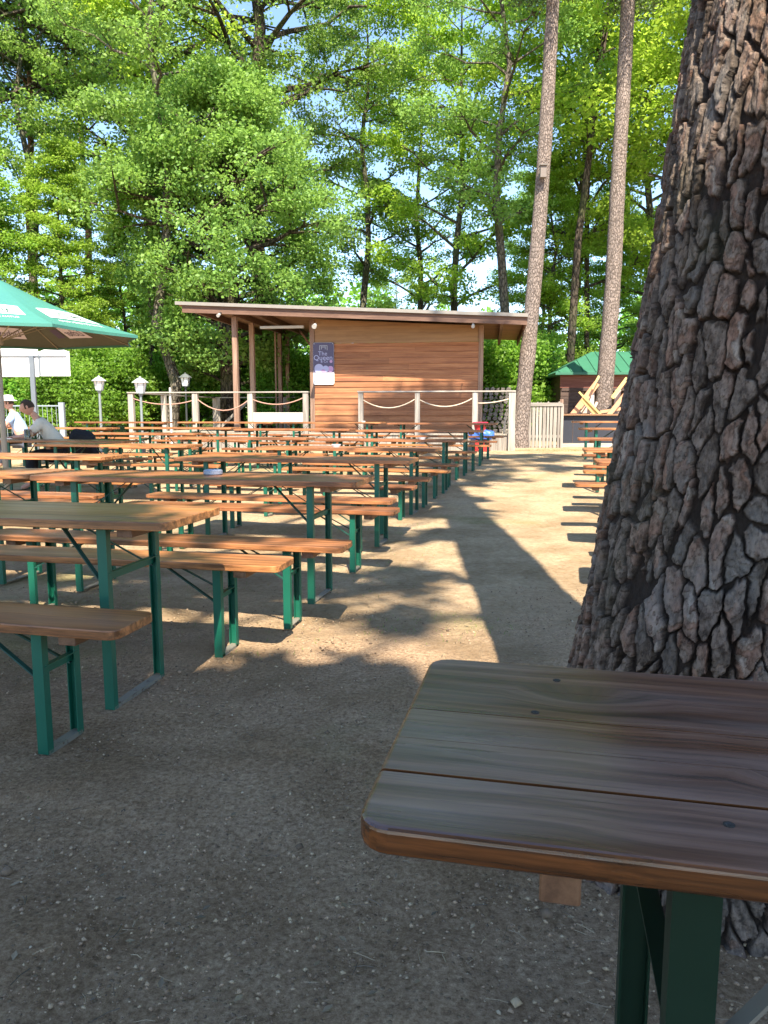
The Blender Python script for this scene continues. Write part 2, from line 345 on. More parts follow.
# ------------------------------------------------------------------ beer garden tables and benches
def rounded(L, W, r, n=5):
    pts = []
    for cx, cy, a0 in ((L / 2 - r, W / 2 - r, 0), (-L / 2 + r, W / 2 - r, 90), (-L / 2 + r, -W / 2 + r, 180), (L / 2 - r, -W / 2 + r, 270)):
        for k in range(n + 1):
            a = R(a0 + 90 * k / n); pts.append((cx + r * math.cos(a), cy + r * math.sin(a)))
    return pts
def clip_y(poly, y0, y1):
    for s, yy in ((1, y0), (-1, y1)):
        out = []
        for i, p in enumerate(poly):
            q = poly[(i + 1) % len(poly)]; ip = s * (p[1] - yy) >= 0; iq = s * (q[1] - yy) >= 0
            if ip: out.append(p)
            if ip != iq:
                t = (yy - p[1]) / (q[1] - p[1]); out.append((p[0] + t * (q[0] - p[0]), yy))
        poly = out
    return poly
def slab(L, W, z1, th, boards, gaps, r, bev, seg=2):
    mb = MB(); y = -W / 2; base = rounded(L, W, r)
    for i, w in enumerate(boards):
        g0 = gaps[i - 1] / 2 if i else -.01; g1 = gaps[i] / 2 if i < len(boards) - 1 else -.01
        poly = clip_y(base, y + g0, y + w - g1); y += w
        p2 = [poly[0]]
        for p in poly[1:]:
            if math.hypot(p[0] - p2[-1][0], p[1] - p2[-1][1]) > 1e-4: p2.append(p)
        if math.hypot(p2[0][0] - p2[-1][0], p2[0][1] - p2[-1][1]) < 1e-4: p2.pop()
        mb.prism(p2, z1 - th, z1)
    return mb
def make_table(kind, L, W, H, th, boards, gaps, topmat, paint, names, bevel=.004, r=.04, inset=.30, leg_w=.04, flange=None, cleat_in=.20):
    t = empty(kind)
    sl_ = slab(L, W, H, th, boards, gaps, r, bevel); me = sl_.mesh(names, 0)
    bm = bmesh.new(); bm.from_mesh(me)
    outer = []; inner = []
    for e in bm.edges:
        if len(e.link_faces) == 2 and e.calc_face_angle(0) > R(60) and abs(e.verts[0].co.z - e.verts[1].co.z) < 1e-5:
            side = [f for f in e.link_faces if abs(f.normal.z) < .5]
            my = (e.verts[0].co.y + e.verts[1].co.y) / 2; isy = side and abs(side[0].normal.y) > .99 and abs(abs(my) - W / 2) > .001
            (inner if isy else outer).append(e)
    bmesh.ops.bevel(bm, geom=outer, offset=bevel, segments=3, affect='EDGES', profile=.5, clamp_overlap=True)
    bm.to_mesh(me); bm.free()
    link(names, me, topmat, t)
    zt = H - th; lx = L / 2 - inset; ly = W / 2 - (.055 if W > .4 else .03)
    bz = H * .70 if W > .4 else H * .64
    for s in (-1, 1):
        MB().box((s * (L / 2 - cleat_in), 0, zt - (.026 if flange else .0185)), (.040 if flange else .065, W * (.86 if flange else .80), .05 if flange else .035)).build('cleat', M['cleat_wood'], t, bevel=.002)
        for q in (-1, 1):
            lg = MB().box((s * lx, q * ly, (zt - .002 + .004) / 2 ), (leg_w, .004, zt - .008))
            lg.box((s * (lx + leg_w / 2 - .002), q * (ly - .0155), (zt + .002) / 2), (.004, .027, zt - .008))
            lg.box((s * (lx - leg_w / 2 + .002), q * (ly - .0115), (zt + .002) / 2), (.004, .019, zt - .008))
            o = lg.build('leg', [paint] , t)
            st = MB(); st.bar((s * (lx - .30), q * .035, zt - .006), (s * (lx - leg_w * .2), q * (ly - .012), bz - .03), .016, .006)
            st.build('stay', M['stay'] if not flange else M['steel'], t)
        mb = MB().box((s * lx, 0, bz), (.006, 2 * ly - .012, .034)).box((s * (lx + .012), 0, bz + .016), (.022, 2 * ly - .02, .004)); mb.build('cross_brace', paint, t)
        mb = MB().box((s * lx, 0, .014), (.034, 2 * ly - .01, .005)).box((s * lx + .018, 0, .008), (.004, 2 * ly - .01, .016)); mb.build('foot_rail', M['steel'], t)
        MB().bar((s * (lx - .30), -.06, zt - .004), (s * (lx - .30), .06, zt - .004), .03, .005).build('hinge_plate', M['stay'], t)
    return t
TB = [.104, .098, .104, .098, .106]; BB = [.127, .128]
table0 = make_table('beer_table', 2.2, .51, .77, .033, TB, [.0012] * 4, M['bench_wood'], M['green'], 'tabletop', r=.045)
bench0 = make_table('beer_bench', 2.2, .255, .47, .032, BB, [.0012], M['bench_wood'], M['green'], 'seat', r=.04, inset=.32, cleat_in=.2)
ORD = ['nearest', 'second', 'third', 'fourth', 'fifth', 'sixth', 'seventh', 'eighth', 'ninth', 'tenth', 'eleventh', 'twelfth', 'thirteenth', 'fourteenth', 'fifteenth', 'sixteenth']
used = {'t': False, 'b': False}
def place(kind, uend, v, label, group, dyaw=0, rightside=False):
    """uend = position of the end that faces the path"""
    src = table0 if kind == 't' else bench0
    o = src if not used[kind] else copy_tree(src)
    used[kind] = True
    uc = uend - 1.1 if not rightside else uend + 1.1
    p = TU * uc + TV * v
    o.location = (p.x, p.y, gzf(p.x, p.y)); o.rotation_euler = (0, 0, -A12 + R(dyaw) + (math.pi if random.random() < .5 else 0))
    tag(o, label, 'table' if kind == 't' else 'bench', group)
    return o
GA = 'beer garden tables left of the path'; GB = 'beer garden benches left of the path'
# column beside the path: (kind, end u, v)
colA = [('b', -1.34, 2.22), ('t', -1.36, 2.70), ('b', -1.19, 3.28), ('b', -1.03, 3.80), ('t', -1.08, 4.43), ('b', -1.05, 5.28), ('t', -1.13, 6.45), ('b', -1.20, 5.92), ('b', -1.22, 7.05), ('b', -1.22, 7.98),
        ('t', -1.20, 8.55), ('b', -1.15, 9.15), ('b', -1.15, 10.05), ('t', -1.12, 10.65), ('b', -1.12, 11.25), ('b', -1.1, 12.15), ('t', -1.05, 12.75), ('b', -.95, 13.35), ('b', -.9, 14.2), ('t', -.95, 14.85), ('b', -.85, 15.5)]
ti = bi = 0
for k, u_, v_ in colA:
    if k == 't': lab = f'{ORD[ti]} long brown table from the front in the row end beside the sandy path'; ti += 1
    else: lab = f'{ORD[bi]} brown bench from the front in the row end beside the sandy path'; bi += 1
    place(k, u_, v_, lab, GA if k == 't' else GB, random.uniform(-.8, .8))
# further columns to the left
cols = {'second column from the path': [('t', -3.33, 4.5), ('b', -3.9, 3.95), ('b', -3.5, 5.2), ('b', -3.75, 5.72), ('t', -4.0, 6.35), ('b', -4.1, 7.0), ('b', -4.3, 8.15), ('t', -4.4, 8.8), ('b', -4.3, 9.4), ('b', -3.5, 10.2), ('t', -3.5, 10.8), ('b', -3.45, 11.45), ('b', -3.4, 12.3), ('t', -3.4, 12.95), ('b', -3.35, 13.55), ('b', -3.3, 14.5), ('t', -3.3, 15.1), ('b', -3.3, 15.7)],
        'third column from the path': [('b', -6.4, 7.0), ('t', -5.9, 9.78), ('b', -5.95, 10.38), ('b', -6.0, 11.1), ('t', -5.75, 11.7), ('b', -5.8, 12.3), ('t', -5.75, 13.2), ('b', -5.7, 13.85), ('b', -5.7, 14.5), ('t', -5.65, 15.1), ('b', -5.6, 15.7)],
        'fourth column from the path': [('t', -8.2, 13.0), ('b', -8.25, 13.6), ('b', -8.2, 14.4), ('t', -8.1, 15.0), ('b', -8.2, 15.6)]}
for cn, lst in cols.items():
    ti = bi = 0
    for k, u_, v_ in lst:
        if k == 't': lab = f'{ORD[ti]} long brown table from the front in the {cn}'; ti += 1
        else: lab = f'{ORD[bi]} brown bench from the front in the {cn}'; bi += 1
        place(k, u_, v_, lab, GA if k == 't' else GB, random.uniform(-1.2, 1.2))
# right of the path, behind the big pine
ti = bi = 0
for k, u_, v_ in [('t', .36, 4.95), ('b', .42, 5.6), ('b', .40, 6.05), ('t', .32, 6.65), ('b', .20, 7.75), ('t', .32, 8.8), ('b', .36, 9.45), ('b', .4, 10.2), ('t', .35, 11.2), ('b', .45, 11.9), ('b', .5, 12.8), ('t', .45, 13.5), ('t', .4, 15.8)]:
    if k == 't': lab = f'{ORD[ti]} table right of the path, half hidden behind the thick pine'; ti += 1
    else: lab = f'{ORD[bi]} bench right of the path, half hidden behind the thick pine'; bi += 1
    place(k, u_ + .10, v_, lab, 'tables right of the path' if k == 't' else 'benches right of the path', random.uniform(-1, 1), True)

# the table in the foreground
hero = make_table('wooden_table', 2.2, .515, .77, .030, [.117, .088, .092, .100, .118], [.0058, .0008, .0018, .0006], M['hero_wood'], M['shade_green'], 'tabletop', bevel=.006, r=.034, inset=.33, leg_w=.046, flange=True, cleat_in=.2)
hp = TU * (-.174 + 1.1) + TV * (.915)
hero.location = (hp.x, hp.y, 0); hero.rotation_euler = (0, 0, -A12)
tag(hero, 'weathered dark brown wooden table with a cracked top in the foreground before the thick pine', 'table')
for o in list(hero.children):
    if o.name.startswith('cross_brace'): o['label'] = 'shade-darkened green cross brace under the foreground table'
for sx_, sy_ in ((-.93, .06), (-.74, -.18), (-.90, .19), (-.62, .02), (-.41, -.19), (-.30, .1)):
    MB().lathe([(.0001, .0), (.0058, .0), (.0058, .0009), (.0036, .0011), (.0016, .0003), (.0001, .0003)], 12, (sx_, sy_, .7698)).build('screw', plain('screw_head', (.035, .03, .026), .5), hero, smooth=False)

# ashtrays and paper on the tables
def ashtray(p, lab):
    o = MB().lathe([(.0001, .0), (.055, .0), (.062, .006), (.062, .028), (.054, .034), (.048, .034), (.046, .012), (.0001, .010)], 20).build('ashtray', paint_mat('dull_tin', (.30, .33, .40), .45, .4), smooth=False, label=lab, cat='ashtray')
    o.location = p
for (px, v_, u_, lab) in ((178, 4.5, -2.13, 'small round grey ashtray on the second table from the front'),):
    p = TU * u_ + TV * v_; ashtray((p.x, p.y, .7705), lab)
def tray(u_, v_, lab, w=.12):
    p = TU * u_ + TV * v_; z = gzf(p.x, p.y) + .771
    mb = MB().lathe([(.0001, 0), (w * .38, 0), (w * .5, .03), (w * .47, .03), (w * .36, .006), (.0001, .005)], 16)
    o = mb.build('ashtray', plain('white_china', (.75, .75, .73), .3), smooth=False, label=lab, cat='ashtray'); o.location = (p.x, p.y, z)
tray(-2.45, 8.55, 'small white round ashtray on the fourth table of the row end'); tray(-1.75, 10.6, 'white ashtray near the path end of the fifth table', .11); tray(-3.7, 14.95, 'white ashtray on a far table before the railing', .11)

# ------------------------------------------------------------------ value noise in numpy
def vnoise(x, y, seed=0):
    xi = np.floor(x).astype(np.int64); yi = np.floor(y).astype(np.int64); xf = x - xi; yf = y - yi
    def h(a, b):
        n = (a * 374761393 + b * 668265263 + seed * 974634777) & 0x7fffffff; n = ((n ^ (n >> 13)) * 1274126177) & 0x7fffffff
        return ((n ^ (n >> 16)) & 0xffff) / 65535.0
    sx = xf * xf * (3 - 2 * xf); sy = yf * yf * (3 - 2 * yf)
    return (h(xi, yi) * (1 - sx) + h(xi + 1, yi) * sx) * (1 - sy) + (h(xi, yi + 1) * (1 - sx) + h(xi + 1, yi + 1) * sx) * sy
def fbm(x, y, o=4, seed=0):
    s = 0; a = .5
    for k in range(o): s = s + a * vnoise(x * 2 ** k, y * 2 ** k, seed + k); a *= .5
    return s
def worley(x, y, seed=0, jit=.85):
    xi = np.floor(x).astype(np.int64); yi = np.floor(y).astype(np.int64)
    f1 = np.full(x.shape, 9.); f2 = np.full(x.shape, 9.); idr = np.zeros(x.shape); dx1 = np.zeros(x.shape); dy1 = np.zeros(x.shape)
    def h(a, b, s):
        n = (a * 374761393 + b * 668265263 + (seed * 31 + s) * 974634777) & 0x7fffffff; n = ((n ^ (n >> 13)) * 1274126177) & 0x7fffffff
        return ((n ^ (n >> 16)) & 0xffff) / 65535.0
    for i in (-1, 0, 1):
        for j in (-1, 0, 1):
            a, b = xi + i, yi + j
            px = a + .5 + jit * (h(a, b, 1) - .5); py = b + .5 + jit * (h(a, b, 2) - .5)
            d = np.hypot(x - px, y - py); c = d < f1
            f2 = np.where(c, f1, np.minimum(f2, d)); idr = np.where(c, h(a, b, 3), idr); dx1 = np.where(c, x - px, dx1); dy1 = np.where(c, y - py, dy1); f1 = np.where(c, d, f1)
    return f1, f2, idr, dx1, dy1
def sstep(a, b, x): t = np.clip((x - a) / (b - a), 0, 1); return t * t * (3 - 2 * t)

# ------------------------------------------------------------------ the thick pine in the foreground
HT = 27.0
def pine_c(z): return .85 + .122 * z - .0006 * z * z, 1.96 + .004 * z
def pine_r(z): return np.where(z < 2.2, .335 + .085 * np.exp(-z / .5) + .008 * (2.2 - z), .335 - (z - 2.2) * .0098)
def build_big_pine():
    root = empty('pine_tree', (pine_c(0)[0], pine_c(0)[1], 0), label='thick old pine with coarse plated bark, right behind the foreground table', cat='tree')
    face = math.atan2(-2.0, -.9)                                     # towards the camera
    th = np.concatenate([face + np.linspace(-1.95, 1.95, 620), face + np.linspace(1.95, 2 * math.pi - 1.95, 60)[1:-1]])
    z = np.concatenate([np.linspace(-.08, 2.75, 1010), np.linspace(2.76, 6, 120), np.linspace(6.2, HT, 80)])
    TH, Z = np.meshgrid(th, z); Rr = pine_r(Z)
    S = TH * .36
    wx = S + .055 * (fbm(S * 6, Z * 3.5, 3, 5) - .5) + .030 * (fbm(S * 24, Z * 13, 3, 9) - .5) + .012 * (fbm(S * 80, Z * 60, 2, 19) - .5) + .12 * (Z - 1) * .12
    wz = Z + .10 * (fbm(S * 9 + 40, Z * 5, 3, 15) - .5) + .05 * (fbm(S * 34 + 40, Z * 22, 3, 25) - .5)
    f1, f2, idr, dx, dy = worley(wx / .042, wz / .112, 1, 1.0)
    e1 = f2 - f1
    side = np.abs(dx) / (np.abs(dx) + .55 * np.abs(dy) + 1e-4)
    wd = (.065 + .23 * vnoise(S * 13, Z * 7, 61) ** 1.5) * (.35 + .65 * side)
    jag = .10 * (fbm(S * 70, Z * 45, 3, 77) - .5)
    crack = 1 - sstep(wd * .7 - .005, wd * .7 + .055, e1 + jag)
    # every plate is a pile of thin flakes with ragged outlines
    ter = fbm(S * 20 + idr * 50, Z * 9 + idr * 20, 5, 71) * 9 + dy * 2.4 + dx * .8
    tl = np.floor(ter); tf_ = ter - tl; terr = (tl + sstep(.0, .10, tf_)) / 9
    tedge = (tf_ < .09) * 1.0
    hgt = -.019 * crack * (.5 + .9 * vnoise(S * 20, Z * 8, 90)) + .008 * (idr - .5) * (1 - crack) + (1 - crack) * (.026 * (terr - .5) - .006 * dy + .004 * dx)
    hgt += .0060 * (fbm(S * 95, Z * 40, 5, 21) - .5) - .004 * np.abs(fbm(S * 60, Z * 16, 3, 41) - .5) + .016 * (fbm(S * 4, Z * 2, 2, 31) - .5)
    crack = np.clip(crack + .55 * tedge * (1 - crack), 0, 1)
    fade = np.where(Z < 3.2, 1, np.clip(1 - (Z - 3.2) / 6, .35, 1)); hgt *= fade
    butt = .05 * np.exp(-np.clip(Z, 0, 9) / .28) * np.cos(TH * 4.3 + .8)
    r = Rr + hgt + butt
    cx, cy = pine_c(Z); x0, y0 = pine_c(0)
    V = np.stack([cx - x0 + r * np.cos(TH), cy - y0 + r * np.sin(TH), Z], -1).reshape(-1, 3)
    ny, nx = TH.shape; I = np.arange(nx * ny).reshape(ny, nx); J = np.roll(I, -1, 1)
    Q = np.stack([I[:-1], J[:-1], J[1:], I[1:]], -1).reshape(-1, 4)
    me = np_mesh('trunk', V, Q)
    for nme, arr in (('crack', crack), ('plate', np.clip(idr * .55 + (tl % 3) * .12 + .25 * vnoise(S * 30, Z * 14, 99), 0, 1))):
        at = me.attributes.new(nme, 'FLOAT', 'POINT'); at.data.foreach_set('value', arr.astype(np.float32).ravel())
    m, nt, b = nm('coarse_pine_bark'); L = nt.links
    ac = N(nt, 'ShaderNodeAttribute', attribute_name='crack').outputs['Fac']; ap = N(nt, 'ShaderNodeAttribute', attribute_name='plate').outputs['Fac']
    v = objvec(nt); fine = noise(nt, mapping(nt, v, (60, 60, 34)), 1.0, 6, .7); mid = noise(nt, mapping(nt, v, (9, 9, 5)), 1.0, 4, .6)
    c = ramp(nt, ap, [(.12, (.090, .068, .052)), (.35, (.145, .115, .092)), (.55, (.20, .155, .124)), (.74, (.21, .125, .088)), (.92, (.30, .25, .205))])
    c = mix(nt, ramp(nt, fine, [(.38, (0, 0, 0)), (.60, (1, 1, 1))]), mix(nt, 1.0, c, (.42, .38, .35), 'MULTIPLY'), mix(nt, 1.0, c, (1.25, 1.2, 1.15), 'MULTIPLY'))
    c = mix(nt, ramp(nt, mid, [(.5, (0, 0, 0)), (.7, (.5, .5, .5))]), c, (.22, .205, .185))
    c = mix(nt, mth(nt, 'MULTIPLY', ac, .92), c, (.022, .015, .011))
    algae = ramp(nt, noise(nt, v, 2.2, 3), [(.56, (0, 0, 0)), (.72, (.22, .22, .22))]); c = mix(nt, algae, c, (.12, .14, .06))
    L.new(c, b.inputs['Base Color']); b.inputs['Roughness'].default_value = .88; b.inputs['Specular IOR Level'].default_value = .2
    bump(nt, b, mth(nt, 'ADD', fine, noise(nt, mapping(nt, v, (160, 160, 60)), 1.0, 4, .7)), .9, .008)
    link('trunk', me, m, root, smooth=True)
    return root
pine_root = build_big_pine()

# ------------------------------------------------------------------ foliage
def leaves(C, Sz, rng, flat=.35, aspect=.62, name='crown'):
    """C (n,3) leaf centres, Sz (n,) sizes -> diamond leaves folded a little along the rib"""
    n = len(C)
    nrm = rng.normal(size=(n, 3)) * (1 - flat); nrm[:, 2] = np.abs(nrm[:, 2]) + flat * 1.2
    nrm /= np.linalg.norm(nrm, axis=1)[:, None]
    t = rng.normal(size=(n, 3)); t -= nrm * np.sum(t * nrm, 1)[:, None]; t /= np.linalg.norm(t, axis=1)[:, None]
    bt = np.cross(nrm, t); h = Sz[:, None] * .5
    V = np.stack([C - t * h, C - bt * h * aspect + nrm * h * .18, C + t * h, C + bt * h * aspect + nrm * h * .18], 1).reshape(-1, 3)
    return np_mesh(name, V, np.arange(4 * n).reshape(n, 4))
def wander(p0, p1, k, amp, rnd, sag=0):
    pts = []
    for i in range(k + 1):
        t = i / k; p = p0.lerp(p1, t)
        if 0 < i: p = p + Vector((rnd.uniform(-1, 1), rnd.uniform(-1, 1), rnd.uniform(-.5, .5))) * amp * (1 if i < k else .4)
        p.z += sag * 4 * t * (1 - t); pts.append(p)
    return pts
def make_tree_meshes(seed, H, r0, zb, R0, prof, nl, clump, nleaf, leaf, flat=.35, up=.5, lean=0, fork=False, zc=.32, droop=0.0, layered=False, ncl=None):
    """prof(t) = crown radius factor from crown base (0) to top (1). Returns trunk mesh, crown mesh."""
    rnd = random.Random(seed); rng = np.random.default_rng(seed)
    mb = MB(); top = Vector((lean, 0, H * .97)); tr = wander(Vector((0, 0, -.3)), top, 9, H * .012, rnd)
    rad = [r0 * (1.25 if i == 0 else (1 - i / 9) ** .8 * .96 + .04) for i in range(10)]
    mb.tube(tr, rad, 10)
    def on(t):
        f = max(0, min(8.999, t * 9)); i = int(f); return tr[i].lerp(tr[i + 1], f - i), rad[i] * (1 - f + i) + rad[i + 1] * (f - i)
    cl = []
    for i in range(nl):
        t = ((i + rnd.random()) / nl) ** .85; z = zb + (H * .95 - zb) * t
        p, rr = on((z + .3) / (H * .97 + .3)); a = i * 2.39996 + rnd.uniform(-.4, .4); Lr = R0 * prof(t) * rnd.uniform(.72, 1.12)
        e = p + Vector((math.cos(a) * Lr, math.sin(a) * Lr, Lr * up * (1 - .3 * t) - droop * Lr))
        pts = wander(p, e, 5, Lr * .06, rnd, sag=Lr * .05)
        lr = min(rr * .55, .03 + Lr * .022); mb.tube(pts, [lr * (1 - k / 5.6) for k in range(6)], 5, False)
        for k in (2, 3, 4, 5):
            for q in range(2 if k < 5 else 1):
                b0 = pts[k]; sa = a + rnd.choice((-1, 1)) * rnd.uniform(.4, 1.2); sl2 = Lr * rnd.uniform(.18, .42) if k < 5 else 0
                b1 = b0 + Vector((math.cos(sa) * sl2, math.sin(sa) * sl2, sl2 * rnd.uniform(-.15, .55)))
                if sl2: mb.tube([b0, b0.lerp(b1, .5) + Vector((0, 0, .04)), b1], [lr * .4, lr * .28, lr * .12], 4, False)
                cl.append((b1, clump * rnd.uniform(.65, 1.3)))
                if rnd.random() < .5 and sl2: cl.append((b0.lerp(b1, .5), clump * rnd.uniform(.5, .9)))
    cl.append((top, clump))
    P = np.array([list(c[0]) for c in cl]); Sg = np.array([c[1] for c in cl]); w = Sg ** 2; w /= w.sum()
    idx = rng.choice(len(P), nleaf, p=w)
    d = rng.normal(size=(nleaf, 3)); d /= np.linalg.norm(d, axis=1)[:, None]; rad_ = rng.random(nleaf) ** .42
    off = d * rad_[:, None] * Sg[idx][:, None]; off[:, 2] *= (zc if not layered else .24)
    # twigs: pull leaves of a clump into small sprays
    C = P[idx] + off; g = .16
    C = C + .5 * (np.round(C / g) * g + rng.normal(size=C.shape) * .02 - C) * (rng.random((nleaf, 1)) < .6)
    sz = leaf * (.65 + .7 * rng.random(nleaf))
    return mb.mesh('trunk'), leaves(C, sz, rng, flat)
L_OAK = leaf_mat('oak_leaves', (.110, .200, .045), (.220, .350, .090), (.33, .53, .10), .46)
L_OLD = leaf_mat('tall_oak_leaves', (.100, .185, .040), (.195, .310, .070), (.31, .50, .07), .46)
L_BEECH = leaf_mat('beech_leaves', (.140, .250, .035), (.250, .400, .060), (.42, .62, .08), .52)
L_MAPLE = leaf_mat('maple_leaves', (.160, .260, .035), (.280, .420, .060), (.50, .68, .08), .54)
L_PINE = leaf_mat('pine_needles', (.045, .085, .030), (.110, .160, .060), (.10, .16, .04), .2)
L_BUSH = leaf_mat('bush_leaves', (.080, .190, .028), (.180, .340, .048), (.28, .52, .06), .48)
B_OAK = bark_mat('oak_bark', (.055, .042, .032), (.13, .10, .075), 1.0, moss=(.07, .08, .03))
B_GREY = bark_mat('grey_bark', (.10, .085, .065), (.21, .18, .14), 1.3, moss=(.12, .13, .06))
B_PINE = bark_mat('pine_bark', (.25, .195, .165), (.34, .275, .235), 3.6)
B_RED = bark_mat('red_pine_bark', (.26, .12, .06), (.46, .24, .13), 2.0)
KINDS = {}
KINDS['oak'] = (make_tree_meshes(11, 12.2, .42, 1.6, 4.0, lambda t: (.62 + .9 * t) if t < .42 else 1.0 - (t - .42) ** 1.3 * 1.35, 84, .58, 105000, .125, .12, .22, zc=.65), L_OAK, B_OAK, 'oak_tree')
KINDS['tall'] = (make_tree_meshes(12, 25, .50, 8.0, 5.2, lambda t: .55 + .75 * math.sin(math.pi * min(1, t * .9 + .05)), 36, .78, 42000, .15, .12, .45, zc=.55), L_OLD, B_OAK, 'oak_tree')
KINDS['beech'] = (make_tree_meshes(13, 15, .17, 1.2, 3.7, lambda t: .95 - .72 * t, 64, .62, 52000, .125, .2, .22, droop=.04, zc=.42), L_BEECH, B_GREY, 'beech_tree')
KINDS['maple'] = (make_tree_meshes(14, 19, .20, 4.0, 3.5, lambda t: .6 + .5 * math.sin(math.pi * t), 32, .58, 36000, .135, .18, .5, zc=.55), L_MAPLE, B_GREY, 'maple_tree')
KINDS['slim'] = (make_tree_meshes(15, 21, .22, 7.0, 3.4, lambda t: .6 + .55 * math.sin(math.pi * t), 26, .64, 24000, .14, .15, .4, zc=.55), L_OAK, B_GREY, 'slender_tree')
KINDS['pine'] = (make_tree_meshes(16, 23, .24, 13.5, 3.0, lambda t: .75 + .3 * math.sin(math.pi * t), 24, .75, 34000, .13, .1, .35, zc=.45), L_PINE, B_RED, 'pine_tree')
KINDS['bush'] = (make_tree_meshes(17, 2.6, .05, .1, 1.35, lambda t: 1.0 - .45 * t, 26, .55, 15000, .11, .2, .5, zc=.6), L_BUSH, B_GREY, 'bush')
def tree(kind, x, y, rz, s, label, group=None, sz=None, crown=None):
    (tm, cm), lm, bmt, nme = KINDS[kind]
    r = empty(nme, (x, y, gzf(x, y)), rz, label=label, cat='tree' if kind != 'bush' else 'bush', group=group); r.scale = (s, s, sz or s)
    for me, mt, n_ in ((tm, bmt, 'trunk'), (cm, crown or lm, 'crown')):
        if not me.materials: me.materials.append(mt)
        o = bpy.data.objects.new(n_, me); col.objects.link(o); o.parent = r
        if crown and n_ == 'crown': o.material_slots[0].link = 'OBJECT'; o.material_slots[0].material = crown
    return r
def px_x(px, Y): return (px - 384) / F * Y * .991
def tp(kind, px, Y, rz, s, label, group=None, sz=None, crown=None): return tree(kind, px_x(px, Y), Y, R(rz), s, label, group, sz, crown)
tp('oak', 232, 26.0, 20, 1.0, 'broad bushy oak with a dark trunk, right behind the porch of the hut')
tp('tall', 262, 31.5, 100, 1.0, 'tallest dark oak behind the bushy oak, bare trunk at the top of the picture')
tp('tall', 158, 33.0, 210, .95, 'tall dark oak left of the tallest one')
tp('slim', 40, 30.5, 75, .95, 'airy dark tree above the umbrella with a loose crown')
tp('slim', 168, 24.6, 40, .92, 'slim leaning tree between the umbrella and the hut')
tp('beech', 70, 27.5, 0, .72, 'bright green beech with layered sprays above the green umbrella')
tp('beech', -12, 25.5, 130, .72, 'bright green beech at the left edge behind the umbrella')
tp('pine', 44, 34, 15, 1.0, 'red stemmed pine showing between leaves at the left')
tp('pine', 95, 40, 140, 1.08, 'pale needled pine crown at the top left of the picture')
tp('beech', 128, 31, 250, .62, 'small layered beech just right of the umbrella')
tp('slim', 366, 35, 90, .95, 'slender pale trunk above the middle of the hut roof')
tp('maple', 418, 38, 10, 1.0, 'light green maple above the right half of the hut roof')
tp('slim', 497, 27.5, 250, .95, 'straight brown trunk just left of the first bare leaning pine')
tp('maple', 455, 34, 120, 1.05, 'yellow green maple left of the straight brown trunk')
tp('maple', 575, 30.5, 200, 1.08, 'yellow green maple between the two bare leaning pines')
tp('maple', 640, 33, 330, 1.12, 'yellow green maple right of the second bare leaning pine')
tp('beech', 548, 29.5, 60, .75, 'bright green beech behind the picket fence')
tp('beech', 610, 37, 160, .8, 'tall light beech behind the green roofed shed')
tp('maple', 700, 27, 80, 1.05, 'light green maple behind the thick pine trunk')
FG = 'trees deep in the wood'
rr = random.Random(5)
for i in range(12):
    k = rr.choice(['maple', 'slim', 'beech', 'beech', 'oak']); Y = rr.uniform(38, 60); px = -330 + i * 122 + rr.uniform(-16, 16)
    tp(k, px, Y, rr.uniform(0, 360), rr.uniform(.5, .7), 'leafy tree standing deep in the wood behind the others', FG)
for i_, (px, Y) in enumerate(((-190, 20), (-110, 24), (-260, 26), (840, 22), (920, 27), (1010, 20), (-60, 30), (790, 32))):
    tp(rr.choice(['beech', 'tall', 'oak', 'maple']), px, Y, rr.uniform(0, 360), 1.0, f'leafy tree beside the garden, {ORD[i_]} beyond the picture edges', 'trees at the sides of the garden')
for i, (px, Y, s, lab) in enumerate([(60, 22.5, .8, 'low bright bush behind the seated man'), (112, 25.0, 1.0, 'leafy bush behind the first lantern'), (150, 27.2, .8, 'leafy bush behind the second lantern'), (200, 28, 1.1, 'dark bush behind the railing posts'), (20, 26, 1.0, 'bush behind the white sign panels'),
    (290, 25.5, .95, 'bush seen through the porch next to the poster'), (262, 27.5, 1.15, 'bush seen through the porch in the middle'), (545, 31, .95, 'bush far behind the picket fence'), (522, 26, 1.1, 'bush right of the log stack'), (490, 25.5, 1.1, 'bush behind the log stack'), (700, 24, 1.2, 'bush behind the thick pine'), (-40, 22, 1.2, 'bush beyond the left edge'), (180, 31, 1.4, 'far bush behind the hanging rope'), (235, 33, 1.4, 'far bush behind the porch')]):
    tp('bush', px, Y, i * 67, s, lab, sz=s * 1.1)

